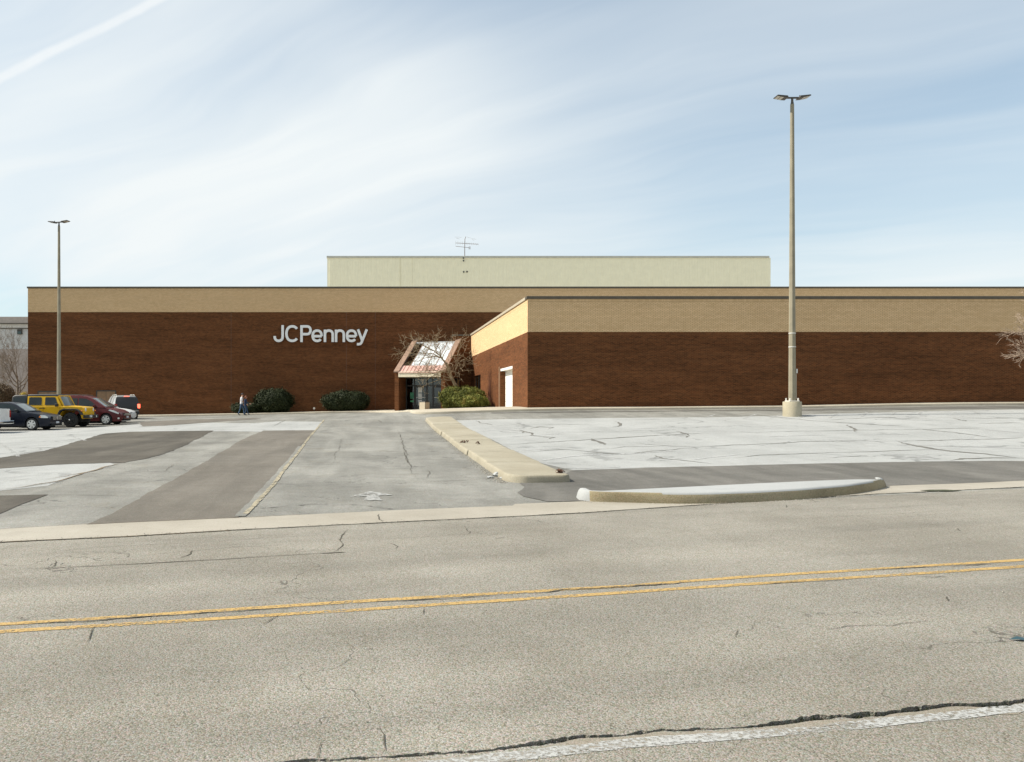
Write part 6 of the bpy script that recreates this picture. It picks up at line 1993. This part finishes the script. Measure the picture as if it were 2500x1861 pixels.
# bare climber on the sunlit side wall
def climber():
    x = XS - .06; y = 61.6
    root = empty('wall_climber', (x, y, gz(x, y) + .13))
    mb = MB(); rg_ = random.Random(13)
    for k in range(26):
        p = Vector((rg_.uniform(-.1, .0), rg_.uniform(-.25, .25), 0)); pts = [p.copy()]
        hh = rg_.uniform(.7, 2.9) if k < 16 else rg_.uniform(.3, .9); n = 9
        for i in range(n):
            p = p + Vector((rg_.uniform(-.03, .03), rg_.gauss(0, .07), hh / n)); p.x = min(max(p.x, -.35), .03)
            pts.append(p.copy())
        mb.tube(pts, [.016 * (1 - .7 * i / n) for i in range(n + 1)], 4, cap=False)
    mb.build('stems', plain('red_stem', (0.14, 0.055, 0.035), 0.9), root, fix=False)
    tag(root, 'thin reddish leafless climber on the sunlit brick side wall', 'climber')
climber()

# ------------------------------------------------------------------ small litter and stones
def lump(name, x, y, z, s, mat, label, cat, seed, flat=1.0, group=None):
    rg_ = random.Random(seed)
    bm = bmesh.new(); bmesh.ops.create_icosphere(bm, subdivisions=2, radius=1)
    for v in bm.verts:
        k = 1 + rg_.uniform(-.22, .22)
        v.co = Vector((v.co.x * s[0] * k, v.co.y * s[1] * k, v.co.z * s[2] * k * flat))
    me = bpy.data.meshes.new(name); bm.to_mesh(me); bm.free(); me.materials.append(mat)
    o = link(bpy.data.objects.new(name, me)); o.location = (x, y, z + s[2] * flat * .7)
    o.rotation_euler = (0, 0, rg_.uniform(0, 6))
    return tag(o, label, cat, group)
for i, (px, py, s, lab) in enumerate([(1212, 1163.5, (.11, .08, .06), 'larger broken concrete chunk beside the long island kerb'), (1198, 1168, (.08, .05, .03), 'flat concrete fragment lying in the driveway near the long island'),
                                      (1226, 1170, (.05, .05, .03), 'small concrete crumb tight against the long island kerb')]):
    x, y = G(px, py)
    lump('concrete_chunk', x, y, gz(x, y), s, M['white_concrete'], lab, 'rubble', 50 + i)
M['leaf_litter'] = plain('dead_leaves', (0.085, 0.040, 0.022), 0.9, var=0.4, scale=30)
def leaf_clump(px, py, n, s, label, seed):
    d = (EYE - .17) * F / (py - HY)
    for _ in range(3):
        x = (px - CX) / F * d; d = (EYE - gz(x, d) - .165) * F / (py - HY)
    x = (px - CX) / F * d
    root_z = gz(x, d) + .168
    rg_ = random.Random(seed); V_, F_ = [], []
    for i in range(n):
        c = Vector((rg_.gauss(0, s), rg_.gauss(0, s), rg_.uniform(.0, .07)))
        a = rg_.uniform(0, 6.28); l = rg_.uniform(.025, .05)
        u = Vector((math.cos(a), math.sin(a), rg_.uniform(-.5, .7))).normalized() * l; v = u.orthogonal().normalized() * l * .6
        b = len(V_); V_ += [tuple(c - u), tuple(c + v), tuple(c + u), tuple(c - v)]; F_.append((b, b + 1, b + 2, b + 3))
    o = mesh_obj('leaf_clump', V_, F_, M['leaf_litter'], loc=(x, d, root_z))
    return tag(o, label, 'leaves')
leaf_clump(1367, 1155, 40, .035, 'clump of dead brown leaves at the near end of the long island', 61)
leaf_clump(1131, 1070, 26, .06, 'left of two dead leaf clumps halfway along the long island', 62)
leaf_clump(1168, 1067, 14, .05, 'right of two dead leaf clumps halfway along the long island', 63)
# small curled dark teal piece at the right edge
x, y = G(2494, 1566)
sc = mesh_obj('teal_piece', [(-.075, .02, .004), (0, .045, .02), (.09, .035, .006), (.13, -.01, .03), (.05, -.03, .004), (-.02, -.005, .012)], [(0, 1, 5), (1, 2, 4, 5), (2, 3, 4)], plain('dark_teal', (0.02, 0.055, 0.065), 0.4), loc=(x, y, .004))
tag(sc, 'small dark teal piece on the road at the right edge', 'litter')

# grit along kerbs and gutter
def grit():
    rg_ = random.Random(71); V_, F_ = [], []
    def stone(x, y, z, s):
        b = len(V_)
        for q in ((1, 0, 0), (-.5, .85, 0), (-.5, -.85, 0), (0, 0, .8)):
            V_.append((x + q[0] * s * rg_.uniform(.6, 1.2), y + q[1] * s * rg_.uniform(.6, 1.2), z + q[2] * s))
        F_.extend([(b, b + 1, b + 3), (b + 1, b + 2, b + 3), (b + 2, b, b + 3)])
    P, S_ = [], []
    for i in range(900):
        t = rg_.random()
        P.append((IX0 - abs(rg_.gauss(0, .10)) - .01, IY0 + 25 * t * t)); S_.append(rg_.uniform(.006, .022))
    lo_w = W(lo)
    for i in range(700):
        k = rg_.randrange(len(lo_w) - 1); t = rg_.random()
        a, b = lo_w[k], lo_w[k + 1]
        P.append((a[0] + (b[0] - a[0]) * t, a[1] + (b[1] - a[1]) * t + rg_.gauss(.02, .06))); S_.append(rg_.uniform(.004, .012))
    for i in range(500):
        k = rg_.randrange(len(fr) - 1); t = rg_.random()
        a, b = fr[k], fr[k + 1]
        P.append((a[0] + (b[0] - a[0]) * t, a[1] + (b[1] - a[1]) * t - abs(rg_.gauss(0, .08)) - .01)); S_.append(rg_.uniform(.004, .014))
    for i in range(900):
        P.append((rg_.uniform(-4, 9), rg_.uniform(3.5, 17))); S_.append(rg_.uniform(.003, .009))
    x = np.array([p[0] for p in P]); y = np.array([p[1] for p in P]); z = ground_np(x, y) + .006
    for i in range(len(P)): stone(x[i], y[i], z[i], S_[i])
    o = mesh_obj('grit', V_, F_, plain('grit_stone', (0.34, 0.31, 0.26), 0.9, var=.4, scale=20))
    tag(o, 'loose grit scattered along the kerbs and gutter', 'gravel', kind='stuff')
grit()
